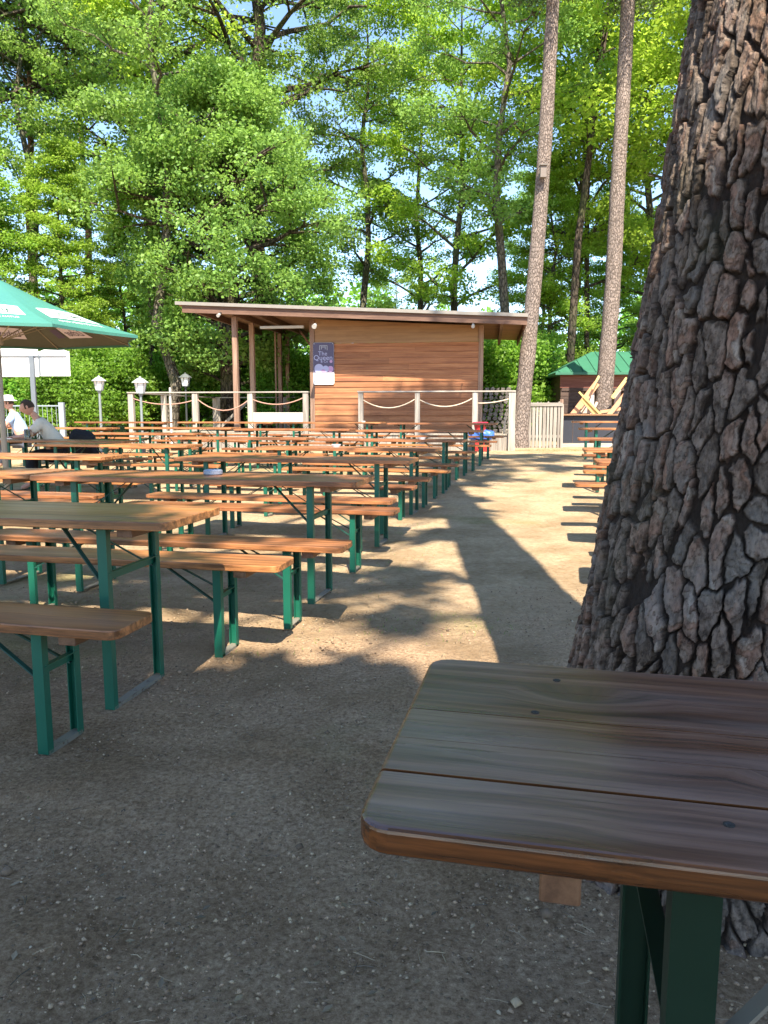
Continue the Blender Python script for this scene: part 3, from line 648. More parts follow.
# bare leaning pines in front of the wood
def leaning_pine(name, pts, Y, r0, r1, label, zdir=None):
    W = [wpx(px, py, Y) for px, py in pts]; base = W[0].copy(); base.z = gzf(base.x, base.y)
    root = empty(name, base, label=label, cat='tree')
    W = [w - base for w in W]; W[0].z = -.2
    d = (W[-1] - W[-2]).normalized()
    top = W[-1] + d * 9; W += [W[-1] + d * 4.5, top]
    # resample with a smooth curve
    P = []
    for i in range(len(W) - 1):
        a = W[max(i - 1, 0)]; b = W[i]; c = W[i + 1]; e = W[min(i + 2, len(W) - 1)]
        for k in range(6):
            t = k / 6; P.append(.5 * ((2 * b) + (c - a) * t + (2 * a - 5 * b + 4 * c - e) * t * t + (3 * b - a - 3 * c + e) * t ** 3))
    P.append(W[-1]); n = len(P); H = P[-1].z
    rad = [(r0 + (r1 - r0) * max(0, p.z) / H) * (1 + .35 * math.exp(-max(0, p.z) / .35)) for p in P]
    rnd = random.Random(len(P) + int(Y)); rad = [q * rnd.uniform(.96, 1.05) for q in rad]
    mb = MB(); mb.tube(P, rad, 16); mb.build('trunk', B_PINE, root, smooth=True)
    cl = []; br = MB()
    for k in range(22):
        t = rnd.uniform(.72, 1.0); p = P[int(t * (n - 1))]; a = rnd.uniform(0, 6.28); Lr = rnd.uniform(1.2, 3.0) * (1.25 - t * .5); e = p + Vector((math.cos(a) * Lr, math.sin(a) * Lr, Lr * rnd.uniform(.1, .6)))
        pt = wander(p, e, 4, .12, rnd); br.tube(pt, [.05, .045, .035, .025, .012], 5, False)
        cl += [(pt[3], .7), (pt[4], .9)]
    rng = np.random.default_rng(int(Y * 10)); C = np.array([list(c[0]) for c in cl]); idx = rng.integers(0, len(C), 26000); d_ = rng.normal(size=(26000, 3)); d_ /= np.linalg.norm(d_, axis=1)[:, None]
    C = C[idx] + d_ * (rng.random((26000, 1)) ** .45) * np.array([.85, .85, .42]); cr = link('crown', leaves(C, .12 * (.6 + .8 * rng.random(26000)), rng, .1, .3), L_PINE, root)
    br.build('branch_wood', B_RED, root)
    return root
leaning_pine('pine_tree', [(518, 449), (523, 400), (531, 320), (541, 200), (547, 110), (553, 0)], 19.6, .21, .115, 'bare leaning pine with a small bird box, between the hut and the picket fence')
leaning_pine('pine_tree', [(600, 425), (606, 370), (613, 280), (618, 180), (624, 80), (628, 0)], 21.0, .235, .13, 'bare pine curving up before the green roofed shed, left of the thick pine')
bb = empty('bird_box', wpx(543, 172, 19.3), label='tiny pale bird box fixed to the first bare leaning pine', cat='bird box')
MB().box((0, 0, 0), (.15, .14, .28)).build('box_body', plain('pale_box', (.18, .15, .13)), bb, bevel=.004); MB().box((0, -.02, .15), (.18, .18, .02)).build('box_roof', plain('box_roof', (.2, .18, .16)), bb)
# dark crooked stems between the bare pines
def stem(pts, Y, r0, r1, label, mat=B_OAK):
    W = [wpx(px, py, Y) for px, py in pts]; base = W[0].copy(); base.z = gzf(base.x, base.y); W = [w - base for w in W]; W[0].z = -.2
    W.append(W[-1] + (W[-1] - W[-2]).normalized() * 5)
    root = empty('slender_tree', base, label=label, cat='tree'); n = len(W)
    rnd = random.Random(int(pts[0][0])); rng = np.random.default_rng(int(pts[0][0])); cl = []; br = MB().tube(W, [r0 + (r1 - r0) * i / (n - 1) for i in range(n)], 9)
    for k in range(16):
        i = rnd.randint(max(1, n // 2), n - 1); p = W[i - 1].lerp(W[i], rnd.random()); a = rnd.uniform(0, 6.28); Lr = rnd.uniform(1, 2.6); e = p + Vector((math.cos(a) * Lr, math.sin(a) * Lr, Lr * rnd.uniform(.2, .9)))
        pt = wander(p, e, 3, .15, rnd); br.tube(pt, [.04, .03, .02, .01], 4, False); cl += [pt[2], pt[3]]
    C = np.array([list(c) for c in cl]); m_ = 9000; idx = rng.integers(0, len(C), m_); d_ = rng.normal(size=(m_, 3)); C = C[idx] + d_ * np.array([.5, .5, .28])
    link('crown', leaves(C, .17 * (.6 + .8 * rng.random(m_)), rng, .4), L_MAPLE, root); br.build('trunk', mat, root, smooth=True)
stem([(566, 420), (572, 330), (578, 240), (585, 190), (592, 130), (604, 40), (612, -20)], 26.5, .15, .07, 'dark crooked stem between the two bare pines')
stem([(588, 400), (587, 200), (590, 120), (600, 30), (598, -20)], 29, .10, .06, 'thin straight dark stem just left of the second bare pine')
stem([(150, 420), (152, 330), (148, 200), (150, 60), (165, 0)], 29, .13, .09, 'thin crooked stem left of the slim leaning tree')

# far woodland mass closing the view
def far_woods():
    n = 190000; rng = np.random.default_rng(77); a = rng.uniform(-1.25, 1.25, n); d = rng.uniform(68, 84, n); z = 13 * rng.random(n) ** 1.25
    x = d * np.sin(a); y = d * np.cos(a) - 4
    top = 6 + 5 * vnoise(a * 14, a * 0, 3) + 5 * vnoise(a * 40, a * 0, 8); keep = z < top
    C = np.stack([x, y, z], -1)[keep]; link('far_woods', leaves(C, .55 * (.6 + .8 * rng.random(len(C))), rng, .3), L_BUSH, kind='stuff', label='distant green woodland closing the view', cat='woodland')
far_woods()

# ------------------------------------------------------------------ crowns overhead and behind the camera: they throw the shade
def shade_leaves(targets, seed, size=.22):
    """targets: (x, y, z of the shaded spot, spread x, spread y, n, low, high crown height) -> leaf centres up the sun's direction"""
    rng = np.random.default_rng(seed); out = []
    for x, y, z, sx_, sy_, n, lo, hi in targets:
        n = int(n); nc = max(1, n // 40)
        hc = rng.uniform(lo, hi, nc); px = x + (rng.random(nc) - .5) * 2 * sx_; py = y + (rng.random(nc) - .5) * 2 * sy_
        i = rng.integers(0, nc, n); h = hc[i] + rng.normal(size=n) * .25
        gx = px[i] + rng.normal(size=n) * .16; gy = py[i] + rng.normal(size=n) * .16; k = (h - z) / math.tan(SUN_EL)
        out.append(np.stack([gx - SH.x * k, gy - SH.y * k, h], -1))
    C = np.concatenate(out); return leaves(C, size * (.6 + .8 * rng.random(len(C))), rng, .45)
def shade_tree(name, x, y, H, r, targets, seed, label, lm=L_OAK, root=None, size=.24):
    me = shade_leaves(targets, seed, size)
    if root is None:
        root = empty(name, (x, y, 0), label=label, cat='tree', group='trees behind the viewer'); rnd = random.Random(seed)
        mb = MB().tube(wander(Vector((0, 0, -.2)), Vector((.4, .3, H)), 7, .15, rnd), [r * (1.1 - .13 * i) for i in range(8)], 12)
        for tx, ty, tz, sx_, sy_, n, lo, hi in targets:
            k = ((lo + hi) / 2 - tz) / math.tan(SUN_EL); e = Vector((tx - SH.x * k - x, ty - SH.y * k - y, (lo + hi) / 2 - .3)); mb.tube(wander(Vector((.2, .15, min(H * .8, e.z * .62))), e, 4, .25, rnd), [.11, .09, .07, .05, .02], 5, False)
        mb.build('trunk', B_OAK, root, smooth=True)
    co = np.empty(len(me.vertices) * 3, np.float32); me.vertices.foreach_get('co', co); co = co.reshape(-1, 3) - np.array(root.location, np.float32); me.vertices.foreach_set('co', co.ravel()); me.update()
    link('crown', me, lm, root)
# near shade: everything this side of y ~ 3.3
near = [(x, y, 0, .95, .8, 1900, 9.5, 12.5) for x in (-3.6, -2.2, -.8, .6, 2.0) for y in (-2.2, -.8, .6, 1.9 if x < 0 else 1.15)]
near += [(-.95, 2.75, 0, .65, .38, 900, 9, 11.5), (-.4, 2.8, 0, .38, .4, 800, 9, 11.5), (.05, 2.5, 0, .25, .3, 450, 9, 11.5), (.62, 2.3, 0, .42, .62, 1700, 9, 10.5), (1.3, 1.9, 0, .3, .6, 800, 9, 10.5), (-2.1, 2.72, .77, .8, .28, 1100, 10, 13), (-1.5, 2.6, .77, .2, .2, 120, 10, 13), (-1.5, 3.5, .47, .35, .2, 160, 10, 13), (-2.2, 3.1, 0, 1.0, .55, 1100, 9, 12), (-3.8, 3.3, 0, .9, .6, 800, 9, 12), (1.8, 1.3, 0, .8, .3, 400, 9, 11.5)]
shade_tree('oak_tree', -1.6, -8.2, 14, .34, near[:13], 21, 'leafy oak behind the viewer that shades the foreground')
shade_tree('oak_tree', 3.4, -7.0, 14, .34, near[13:], 22, 'leafy oak behind the viewer that shades the foreground')
# dappled shade further out
dap = [(-2.6, 4.3, .7, .7, .25, 420, 10, 14), (-1.25, 4.35, .7, .5, .22, 330, 10, 14), (-.1, 5.0, 0, .55, .35, 300, 10, 14), (.25, 4.1, 0, .25, .2, 70, 10, 14), (-.2, 6.5, .7, .45, .25, 220, 10, 14), (-1.6, 6.6, .7, .5, .25, 150, 10, 14),
       (.35, 7.0, 0, .5, .3, 260, 11, 15), (-3.4, 5.4, .4, .6, .4, 260, 11, 15), (.6, 8.6, 0, .5, .35, 300, 11, 15), (1.0, 10.2, .3, .5, .5, 320, 11, 15), (-2.8, 8.8, .6, .8, .4, 220, 11, 15), (.9, 12.0, 0, .7, .5, 320, 11, 15)]
shade_tree('oak_tree', -4.6, -6.4, 15, .3, dap, 23, 'second leafy oak behind the viewer on the left')
# the thick pine's own crown, high above, shading the far path and the hut wall
own = [(1.5, 12.6, 0, .8, .5, 500, 16, 19), (2.3, 13.8, 0, 1.0, .5, 700, 17, 21), (2.6, 16.2, 0, 1.2, .45, 700, 17, 22), (1.4, 14.9, 0, 1.0, .4, 500, 17, 22), (3.6, 15.2, 0, .9, .35, 450, 18, 22),
       (.1, 19.3, 1.15, .6, .42, 1900, 20, 24), (.9, 19.3, 1.0, .4, .35, 600, 20, 24), (1.9, 19.3, 1.15, .75, .42, 2000, 20, 24), (1.0, 17.4, .2, 1.0, .4, 600, 18, 23), (-1.2, 19.4, 1.0, .35, .3, 260, 21, 24)]
shade_tree('', 0, 0, 0, 0, own, 24, '', L_PINE, pine_root, .2)

# ------------------------------------------------------------------ the wooden hut with its porch and deck
HA = R(8); HU = Vector((math.cos(HA), -math.sin(HA), 0)); HV = Vector((math.sin(HA), math.cos(HA), 0))
def upx(px, v):
    r = (px - 384) / F * .991; c, s = math.cos(HA), math.sin(HA); return v * (r * c - s) / (c + r * s)
HG = .27; DZ = HG + .40                                              # ground and deck level
M['board'] = wood_mat('larch_weatherboard', (.22, .075, .028), (.36, .138, .050), (.46, .20, .080), rough=.7, gscale=.6)
M['ply'] = wood_mat('plain_upper_panel', (.19, .095, .042), (.26, .14, .062), (.32, .18, .085), rough=.7, gscale=.4)
M['fascia'] = wood_mat('fascia_board', (.085, .042, .026), (.14, .072, .045), (.20, .115, .075), rough=.7)
M['soffit'] = wood_mat('soffit_board', (.24, .12, .06), (.36, .19, .10), (.46, .27, .15), rough=.7)
M['porch'] = wood_mat('porch_post_wood', (.17, .095, .06), (.27, .165, .11), (.36, .24, .17), axis=2, rough=.8)
M['grey_wood'] = wood_mat('grey_weathered_wood', (.20, .175, .145), (.32, .285, .24), (.43, .39, .335), axis=2, rough=.85)
M['grey_wood_x'] = wood_mat('grey_weathered_rail', (.21, .185, .155), (.33, .295, .25), (.44, .40, .345), axis=0, rough=.85)
M['deck'] = wood_mat('deck_board', (.26, .22, .17), (.38, .33, .26), (.48, .42, .34), axis=1, rough=.85)
M['felt'] = plain('roofing_felt', (.16, .165, .15), .9)
M['edge'] = paint_mat('pale_roof_edge', (.24, .215, .185), .5, .2)
U0 = 0; WR, WL = upx(480, 19.4), upx(313, 19.4); WV = 19.4; WB = 23.4
RR_, RL_ = .87, -7.94; RV0, RV1 = 18.45, 24.1
def rz(u): return 3.52 + .0517 * (RR_ - u)                           # top of the roof
hut = empty('wooden_hut', HU * -2.5 + HV * 19.4 + Vector((0, 0, HG)), -HA, label='brown wooden garden hut with flat overhanging roof and open porch at the path end', cat='hut')
def hl(u, v, z): return (u + 2.5, v - 19.4, z - HG)
def hbox(mb, u0, u1, v0, v1, z0, z1): return mb.box(hl((u0 + u1) / 2, (v0 + v1) / 2, (z0 + z1) / 2), (abs(u1 - u0), abs(v1 - v0), abs(z1 - z0)))
# weatherboards, front: real lapped boards up to z=3.0, plain panel above
mb = MB(); z = DZ; k = 0; ztop = 2.98
while z < ztop:
    h = .148; zz = min(z + h - .004, ztop); ul, ur = WL + .06, WR - .06
    cuts = [ul, ul + (1.3 + 1.7 * ((k * 37) % 10) / 10), ur]
    for a, b_ in zip(cuts[:-1], cuts[1:]):
        y0 = WV - .014 + .006 * ((k * 13) % 3) / 3
        p = [hl(a + .001, y0 - .012, z), hl(b_ - .001, y0 - .012, z), hl(b_ - .001, y0 + .004, zz), hl(a + .001, y0 + .004, zz)]
        q = [hl(a + .001, WV + .03, z), hl(b_ - .001, WV + .03, z), hl(b_ - .001, WV + .03, zz), hl(a + .001, WV + .03, zz)]
        mb.add(p + q, [(0, 1, 2, 3), (5, 4, 7, 6), (0, 4, 5, 1), (3, 2, 6, 7), (0, 3, 7, 4), (1, 5, 6, 2)])
    z += h; k += 1
mb.build('front_wall', M['board'], hut)
for nme_, uu in (('side_wall', WL), ('side_wall', WR)):
    mb = MB(); z = DZ
    while z < 3.2:
        hbox(mb, uu - .03, uu + .03, WV + .04, WB, z, min(z + .144, 3.2)); z += .148
    mb.build(nme_, M['board'], hut)
mb = MB(); hbox(mb, WL, WR, WB, WB + .05, DZ, 3.3); mb.build('rear_wall', M['board'], hut)
mb = MB(); n_ = 1
pz = [hl(WL + .065, WV - .004, 2.985), hl(WR - .065, WV - .004, 2.985), hl(WR - .065, WV - .004, rz(WR) - .20), hl(WL + .065, WV - .004, rz(WL) - .20)]
pq = [(p[0], p[1] + .03, p[2]) for p in pz]
mb.add(pz + pq, [(0, 1, 2, 3), (5, 4, 7, 6), (0, 4, 5, 1), (3, 2, 6, 7), (0, 3, 7, 4), (1, 5, 6, 2)]); mb.build('upper_panel', M['ply'], hut)
for uu in (WL, WR):
    mb = MB(); hbox(mb, uu - .06, uu + .06, WV - .035, WV + .035, DZ, rz(uu) - .2); mb.build('corner_board', M['porch'], hut)
# roof: felt deck, front fascia, soffit boards, rafters, pale edge
def roofslab(name, u0, u1, v0, v1, t0, t1, mat, par):
    vs = [hl(u, v, rz(u) - t) for t in (t1, t0) for u, v in ((u0, v0), (u1, v0), (u1, v1), (u0, v1))]
    return MB().add(vs, [(0, 3, 2, 1), (4, 5, 6, 7), (0, 1, 5, 4), (1, 2, 6, 5), (2, 3, 7, 6), (3, 0, 4, 7)]).build(name, mat, par)
roof = roofslab('roof', RL_, RR_, RV0, RV1, 0, .05, M['felt'], hut)
roofslab('roof_edge', RL_ - .01, RR_ + .01, RV0 - .05, RV0 - .003, -.012, .07, M['edge'], roof)
roofslab('fascia', RL_ + .15, RR_ - .003, RV0 + .01, RV0 + .05, .053, .25, M['fascia'], roof)
roofslab('fascia', RR_ - .05, RR_ - .01, RV0 + .053, RV1, .053, .25, M['fascia'], roof)
mb = MB(); v = RV0 + .06
while v < RV1 - .1:
    for a, b_ in ((RL_ + .05, WL - .07), (WL - .065, WR + .06), (WR + .065, RR_ - .055)):
        vs = [hl(u, vv, rz(u) - t) for t in (.085, .053) for u, vv in ((a, v), (b_, v), (b_, min(v + .13, RV1)), (a, min(v + .13, RV1)))]
        mb.add(vs, [(0, 3, 2, 1), (4, 5, 6, 7), (0, 1, 5, 4), (1, 2, 6, 5), (2, 3, 7, 6), (3, 0, 4, 7)])
    v += .137
mb.build('soffit', M['soffit'], roof)
PU = -6.56
for uu in (PU, (PU + WL) / 2 - .3, WR + .5, RL_ + .5):
    mb = MB(); hbox(mb, uu - .04, uu + .04, RV0 + .06, RV1 - .1, rz(uu) - .25, rz(uu) - .088); mb.build('rafter', M['fascia'], roof)
for vv, sz_, px in ((18.9, .13, 237), (20.3, .13, 253), (22.6, .05, 276), (23.1, .12, 281), (24.0, .12, 293)):
    mb = MB(); hbox(mb, PU - sz_ / 2, PU + sz_ / 2, vv - sz_ / 2, vv + sz_ / 2, DZ, rz(PU) - .255); mb.build('porch_post', M['porch'], hut, bevel=.006)
mb = MB(); mb.bar(hl(-4.72, 22.9, 2.2), hl(-5.9, 22.9, rz(-5.9) - .1), .09, .06); mb.build('brace', M['porch'], hut)
# light tube under the porch and small lamps
m_, nt_, b_ = nm('lamp_white'); b_.inputs['Base Color'].default_value = (.42, .40, .36, 1)
ua, ub = upx(262, 19.2), upx(305, 19.2)
mb = MB(); hbox(mb, ua, ub, 19.16, 19.24, 3.36, 3.43); mb.build('tube_lamp', m_, hut, bevel=.008)
def floodlight(u, v, z, lab, s=1.0, tilt=.5):
    t = empty('spotlight', HU * u + HV * v + Vector((0, 0, z)), -HA, label=lab, cat='spotlight')
    MB().box((0, .07, .04), (.05 * s, .10, .03)).build('bracket', plain('lamp_bracket', (.06, .055, .05), .5), t)
    mb = MB().tube([(0, .05, 0), (0, -.02, -.02 * tilt), (0, -.12, -.10 * tilt)], [.035 * s, .055 * s, .07 * s], 12); mb.build('lamp_head', m_, t, smooth=False)
floodlight(upx(224, 18.42), 18.30, wpx(224, 315, 19.2).z, 'small white spotlight below the left end of the hut roof', .6)
floodlight(upx(318, 18.5), 18.30, wpx(318, 325, 18.7).z, 'white spotlight on the hut above the poster', .85)
floodlight(upx(472, 18.5), 18.30, wpx(472, 325, 18.2).z, 'small white spotlight below the right end of the hut roof', .6)

# deck, skirting, railing
UR, UL = upx(515, 18.27), upx(132, 18.27)
deck = empty('wooden_deck', HU * -2.5 + HV * 19.4 + Vector((0, 0, HG)), -HA, label='raised weathered wooden deck under and around the hut', cat='deck')
mb = MB(); u = UL
while u < UR - .02:
    hbox(mb, u, min(u + .138, UR), 18.22, 24.3, DZ - .03, DZ - .002); u += .142
mb.build('deck_boards', M['deck'], deck)
mb = MB(); u = UL
while u < UR - .02:
    hbox(mb, u, min(u + .138, UR), 18.25, 18.275, HG - .05, DZ - .034); u += .142
for v in np.arange(18.3, 24.2, .142): hbox(mb, UR - .03, UR - .005, v, v + .138, HG - .05, DZ - .034); hbox(mb, UL + .005, UL + .03, v, v + .138, HG - .05, DZ - .034)
mb.build('skirting', M['grey_wood'], deck)
rail = empty('railing', HU * -2.5 + HV * 18.2 + Vector((0, 0, HG)), -HA, label='grey wooden deck railing with sagging ropes in front of the hut', cat='railing')
def rl(u, v, z): return (u + 2.5, v - 18.2, z - HG)
def rbox(mb, u0, u1, v0, v1, z0, z1): return mb.box(rl((u0 + u1) / 2, (v0 + v1) / 2, (z0 + z1) / 2), (abs(u1 - u0), abs(v1 - v0), abs(z1 - z0)))
RT = DZ + 1.04
RP = [(132, .14), (196, .14), (251, .13), (306, .13), (361, .12), (417.5, .12), (475, .13), (512, .16)]
RU = [upx(p, 18.2) for p, w in RP]
for (p, w), u in zip(RP, RU):
    mb = MB(); rbox(mb, u - w / 2, u + w / 2, 18.13, 18.245, HG - .02 if p in (132, 512) else HG + .02, RT - .035); mb.build('post', M['grey_wood'], rail, bevel=.006)
for a, b_ in ((0, 3), (4, 7)):
    mb = MB(); rbox(mb, RU[a] - .08, RU[b_] + .08, 18.11, 18.26, RT - .033, RT); mb.build('top_rail', M['grey_wood_x'], rail, bevel=.004)
mb = MB(); rbox(mb, RU[2] + .07, RU[3] - .07, 18.15, 18.18, DZ + .28, DZ + .52); mb.build('board', plain('pale_board', (.46, .42, .37)), rail, bevel=.003)
mb = MB(); rbox(mb, upx(171, 18.19) - .02, upx(171, 18.19) + .02, 18.17, 18.21, HG, DZ + 1.15); mb.build('thin_post', plain('white_rod', (.6, .58, .54)), rail)
for v in (20.2, 22.4, 24.2):
    mb = MB(); rbox(mb, UL - .06, UL + .07, v - .06, v + .06, HG, RT - .035); mb.build('post', M['grey_wood'], rail, bevel=.006)
mb = MB(); rbox(mb, UL - .06, UL + .07, 18.262, 24.25, RT - .033, RT); mb.build('top_rail', M['grey_wood_x'], rail)
rope = plain('faded_rope', (.42, .24, .18), .9); wrope = plain('pale_rope', (.55, .45, .34), .9)
def sag(a, b_, za, zb, s, mat, v=18.18):
    pts = [rl(a + (b_ - a) * t, v, za + (zb - za) * t - s * 4 * t * (1 - t)) for t in np.linspace(0, 1, 11)]
    MB().tube(pts, .014, 6).build('rope', mat, rail, smooth=True)
sag(RU[0] + .07, RU[1] - .07, RT - .17, RT - .22, .12, rope); sag(RU[1] + .07, RU[2] - .06, RT - .2, RT - .22, .26, rope); sag(RU[2] + .06, RU[3] - .06, RT - .2, RT - .16, .14, rope)
sag(RU[4] + .06, RU[5] - .06, RT - .22, RT - .2, .20, wrope); sag(RU[5] + .06, RU[6] - .06, RT - .22, RT - .18, .18, wrope); sag(RU[6] + .06, RU[7] - .08, RT - .3, RT - .2, .03, wrope)
back = empty('railing', HU * -8 + HV * 24.1 + Vector((0, 0, DZ)), -HA, label='darker cross braced railing at the back of the porch', cat='railing')
for i in range(5): MB().box((-1 + i * 1.15, 0, .5), (.12, .1, 1.0)).build('post', M['grey_wood'], back)
MB().box((1.3, 0, 1.02), (4.8, .12, .03)).build('top_rail', M['grey_wood_x'], back)
for i in range(4):
    MB().bar((-.93 + i * 1.15, 0, .05), (.08 + i * 1.15, 0, .95), .03, .09).build('brace', M['grey_wood'], back)

# poster on the hut's front wall
pu0, pu1 = upx(313.8, 19.35), upx(334.5, 19.35); pz0, pz1 = wpx(325, 384.5, 19.75).z, wpx(325, 342.5, 19.75).z; pw, ph = pu1 - pu0, pz1 - pz0
po = empty('poster', HU * (pu0 + pw / 2) + HV * (WV - .05) + Vector((0, 0, pz0)), -HA, label='dark violet poster with pale script over a blank white strip on the hut wall', cat='poster')
white, _, bw = nm('poster_white'); bw.inputs['Base Color'].default_value = (.85, .84, .82, 1); bw.inputs['Roughness'].default_value = .4
dark, _, bd = nm('poster_violet'); bd.inputs['Base Color'].default_value = (.060, .045, .095, 1); bd.inputs['Roughness'].default_value = .45
lilac, _, bl = nm('poster_lilac'); bl.inputs['Base Color'].default_value = (.36, .36, .52, 1)
pink, _, bp = nm('poster_pink'); bp.inputs['Base Color'].default_value = (.42, .24, .40, 1)
MB().prism([(p[0], p[1] + ph / 2) for p in rounded(pw, ph, .04)], -.005, .005).build('white_board', white, po).rotation_euler = (R(90), 0, 0)
MB().box((0, -.0075, ph * .64), (pw - .004, .003, ph * .715)).build('dark_print', dark, po)
def disc(name, x, z, r, mat, par, y=-.0115, n=24, inner=0):
    vs = [(x + r * math.cos(6.2832 * k / n), y, z + r * math.sin(6.2832 * k / n)) for k in range(n)]; me = bpy.data.meshes.new(name); me.from_pydata(vs, [], [tuple(range(n))]); return link(name, me, mat, par)
disc('illustration', -pw * .22, ph * .38, pw * .22, lilac, po); disc('illustration', pw * .10, ph * .375, pw * .15, lilac, po, y=-.0118); disc('illustration', pw * .33, ph * .37, pw * .14, pink, po, y=-.0114)
disc('illustration', pw * .36, ph * .55, pw * .07, pink, po, y=-.0113); disc('illustration', -.01, ph * .315, pw * .10, pink, po, y=-.0125)
for tx, s_, zz, xx in (('The', .155, .735, -.02), ('Queen', .185, .635, -.01), ('& Co', .09, .55, .02)):
    o = link('lettering', text_me(tx, s_), lilac, po); o.location = (xx, -.011, ph * zz); o.rotation_euler = (R(90), 0, 0); o.data.transform(Matrix.Shear('XY', 4, (.25, 0)) if False else Matrix.Identity(4))
mb = MB()
for a in ((-.10, .0, .02, .13), (.10, 0, .02, .13), (0, .055, .22, .02), (-.05, 0, .02, .08), (.05, 0, .02, .08), (0, .02, .10, .02)): mb.box((a[0], -.0105, ph * .875 + a[1]), (a[2], .002, a[3]))
mb.build('emblem', plain('emblem_grey', (.30, .30, .34)), po)
for sx_ in (-1, 1):
    mb = MB().tube([(sx_ * (pw / 2 - .03), -.006, ph - .03), (sx_ * (pw / 2 - .03), -.016, ph - .03)], .013, 10); mb.build('screw', m_, po)

# firewood stacked on the deck corner
LW = []
log_mat = wood_mat('split_firewood', (.045, .036, .03), (.10, .085, .07), (.20, .175, .15), axis=1, rough=.9)
lrnd = random.Random(9); zrow = DZ; u0_, u1_ = WR + .10, UR - .12; meshes = []
for k in range(5):
    n_ = lrnd.choice((3, 4, 5)); poly = [(math.cos(6.283 * i / n_ + .3) * lrnd.uniform(.055, .075), math.sin(6.283 * i / n_ + .3) * lrnd.uniform(.045, .07)) for i in range(n_)]
    me = MB().prism(poly, -.16, .16).mesh('firewood_log', .006); me.transform(Matrix.Rotation(R(90), 4, 'X')); me.materials.append(log_mat); meshes.append(me)
row = 0
while zrow < DZ + 1.12:
    u = u0_ + lrnd.uniform(0, .08)
    while u < u1_:
        o = bpy.data.objects.new('firewood_log', meshes[lrnd.randrange(5)]); col.objects.link(o)
        p = HU * u + HV * (19.55 + lrnd.uniform(-.04, .04)) + Vector((0, 0, zrow + .055)); o.location = p; o.rotation_euler = (0, lrnd.uniform(0, 6.28), -HA + lrnd.uniform(-.12, .12)); tag(o, 'split grey firewood log in the stack at the right end of the deck', 'log', 'firewood logs stacked on the deck'); u += .135
    zrow += .105; row += 1
for i, (a, b2) in enumerate(((503.5, 506), (508.5, 508.6))):
    p0 = HU * upx(a, 18.6) + HV * 18.55 + Vector((0, 0, DZ)); p1 = HU * upx(b2, 18.6) + HV * 18.62 + Vector((0, 0, DZ + (.42 if i == 0 else .46)))
    o = MB().bar((0, 0, 0), p1 - p0, .045, .02).build('lath', plain('cream_lath', (.55, .46, .34)), label=('left' if i == 0 else 'right') + ' one of two short cream laths leaning at the deck corner', cat='lath'); o.location = p0
# red tubs and a blue bag before the deck
red = paint_mat('red_plastic', (.52, .025, .02), .35); blue = paint_mat('blue_tarp', (.04, .12, .42), .35); redc = paint_mat('red_tub', (.48, .02, .05), .3)
bx = HU * upx(480.5, 17.8) + HV * 17.8; bz = gzf(bx.x, bx.y)
c1 = empty('crate', (bx.x + .06, bx.y, bz), -HA, label='red plastic crate on the ground in front of the deck, under the blue bag', cat='crate')
mb = MB(); 
for s in (-1, 1): mb.box((s * .165, 0, .14), (.012, .28, .26)); mb.box((0, s * .135, .14), (.318, .010, .26))
mb.box((0, 0, .012), (.318, .26, .014)); mb.build('crate_body', red, c1, bevel=.003); MB().box((0, -.144, .245), (.36, .014, .03)).box((0, .144, .245), (.36, .014, .03)).build('rim', red, c1)
rngb = random.Random(3); me = bpy.data.meshes.new('bag'); bm = bmesh.new(); bmesh.ops.create_icosphere(bm, subdivisions=4, radius=1)
for v_ in bm.verts:
    c_ = v_.co; f_ = 1 + .10 * math.sin(7 * c_.x + 4 * c_.z) * math.cos(6 * c_.y - 3 * c_.z) + .05 * math.sin(17 * c_.x) * math.sin(13 * c_.z)
    q = [math.copysign(abs(a) ** .62, a) for a in c_]; v_.co = (q[0] * .30 * f_, q[1] * .18 * f_, max(-.115, q[2] * .12 * f_))
bm.to_mesh(me); bm.free(); o = link('bag', me, blue, smooth=True, label='crumpled blue bag between the two red boxes before the deck', cat='bag'); o.location = (bx.x + .02, bx.y, bz + .388); o.rotation_euler = (0, 0, -HA)
t = empty('tub', (bx.x, bx.y, bz + .505), -HA, label='round red tub with its lid on top of the blue bag', cat='tub')
MB().lathe([(.0001, 0), (.13, 0), (.155, .16), (.165, .17), (.165, .185), (.0001, .186)], 24).build('tub_body', red, t); MB().lathe([(.0001, 0), (.195, 0), (.195, .03), (.17, .05), (.0001, .055)], 24, (0, 0, .138)).build('lid', redc, t)

# ------------------------------------------------------------------ picket fence, green roofed shed, counter, timber
pf = empty('picket_fence', wpx(524, 447, 19.6), 0, label='short pale picket fence between the bare leaning pine and the dark counter', cat='fence'); pf.location.z = HG; fd = math.atan2(.5, 1.0)
pf.rotation_euler = (0, 0, R(-6)); wv_ = px_x(561, 19.5) - px_x(524, 19.6)
k = 0; x = .02
while x < wv_:
    w_ = .058 + .012 * ((k * 7) % 3); hh = 1.17 + .03 * math.sin(k * 2.3); MB().prism([(0, 0), (w_, 0), (w_, hh - .02), (w_ / 2, hh + .015), (0, hh - .02)], -.009, .009).build('picket', M['grey_wood'], pf); o = list(pf.children)[-1]
    o = [c for c in bpy.data.objects if c.name.startswith('picket') and c.parent == pf][-1] if False else o
    for v_ in o.data.vertices: v_.co = (v_.co.x + x, -v_.co.z, v_.co.y)
    x += w_ + .022; k += 1
for zz in (.30, 1.12): MB().box((wv_ / 2, .035, zz), (wv_, .035, .075)).build('fence_rail', M['grey_wood_x'], pf)
MB().box((wv_ / 2, -.022, 1.13), (wv_ + .04, .022, .09)).build('fence_rail', M['grey_wood_x'], pf)
for xx in (0.0, wv_): MB().box((xx, .09, .62), (.09, .09, 1.28)).build('post', M['porch'], pf, bevel=.005)

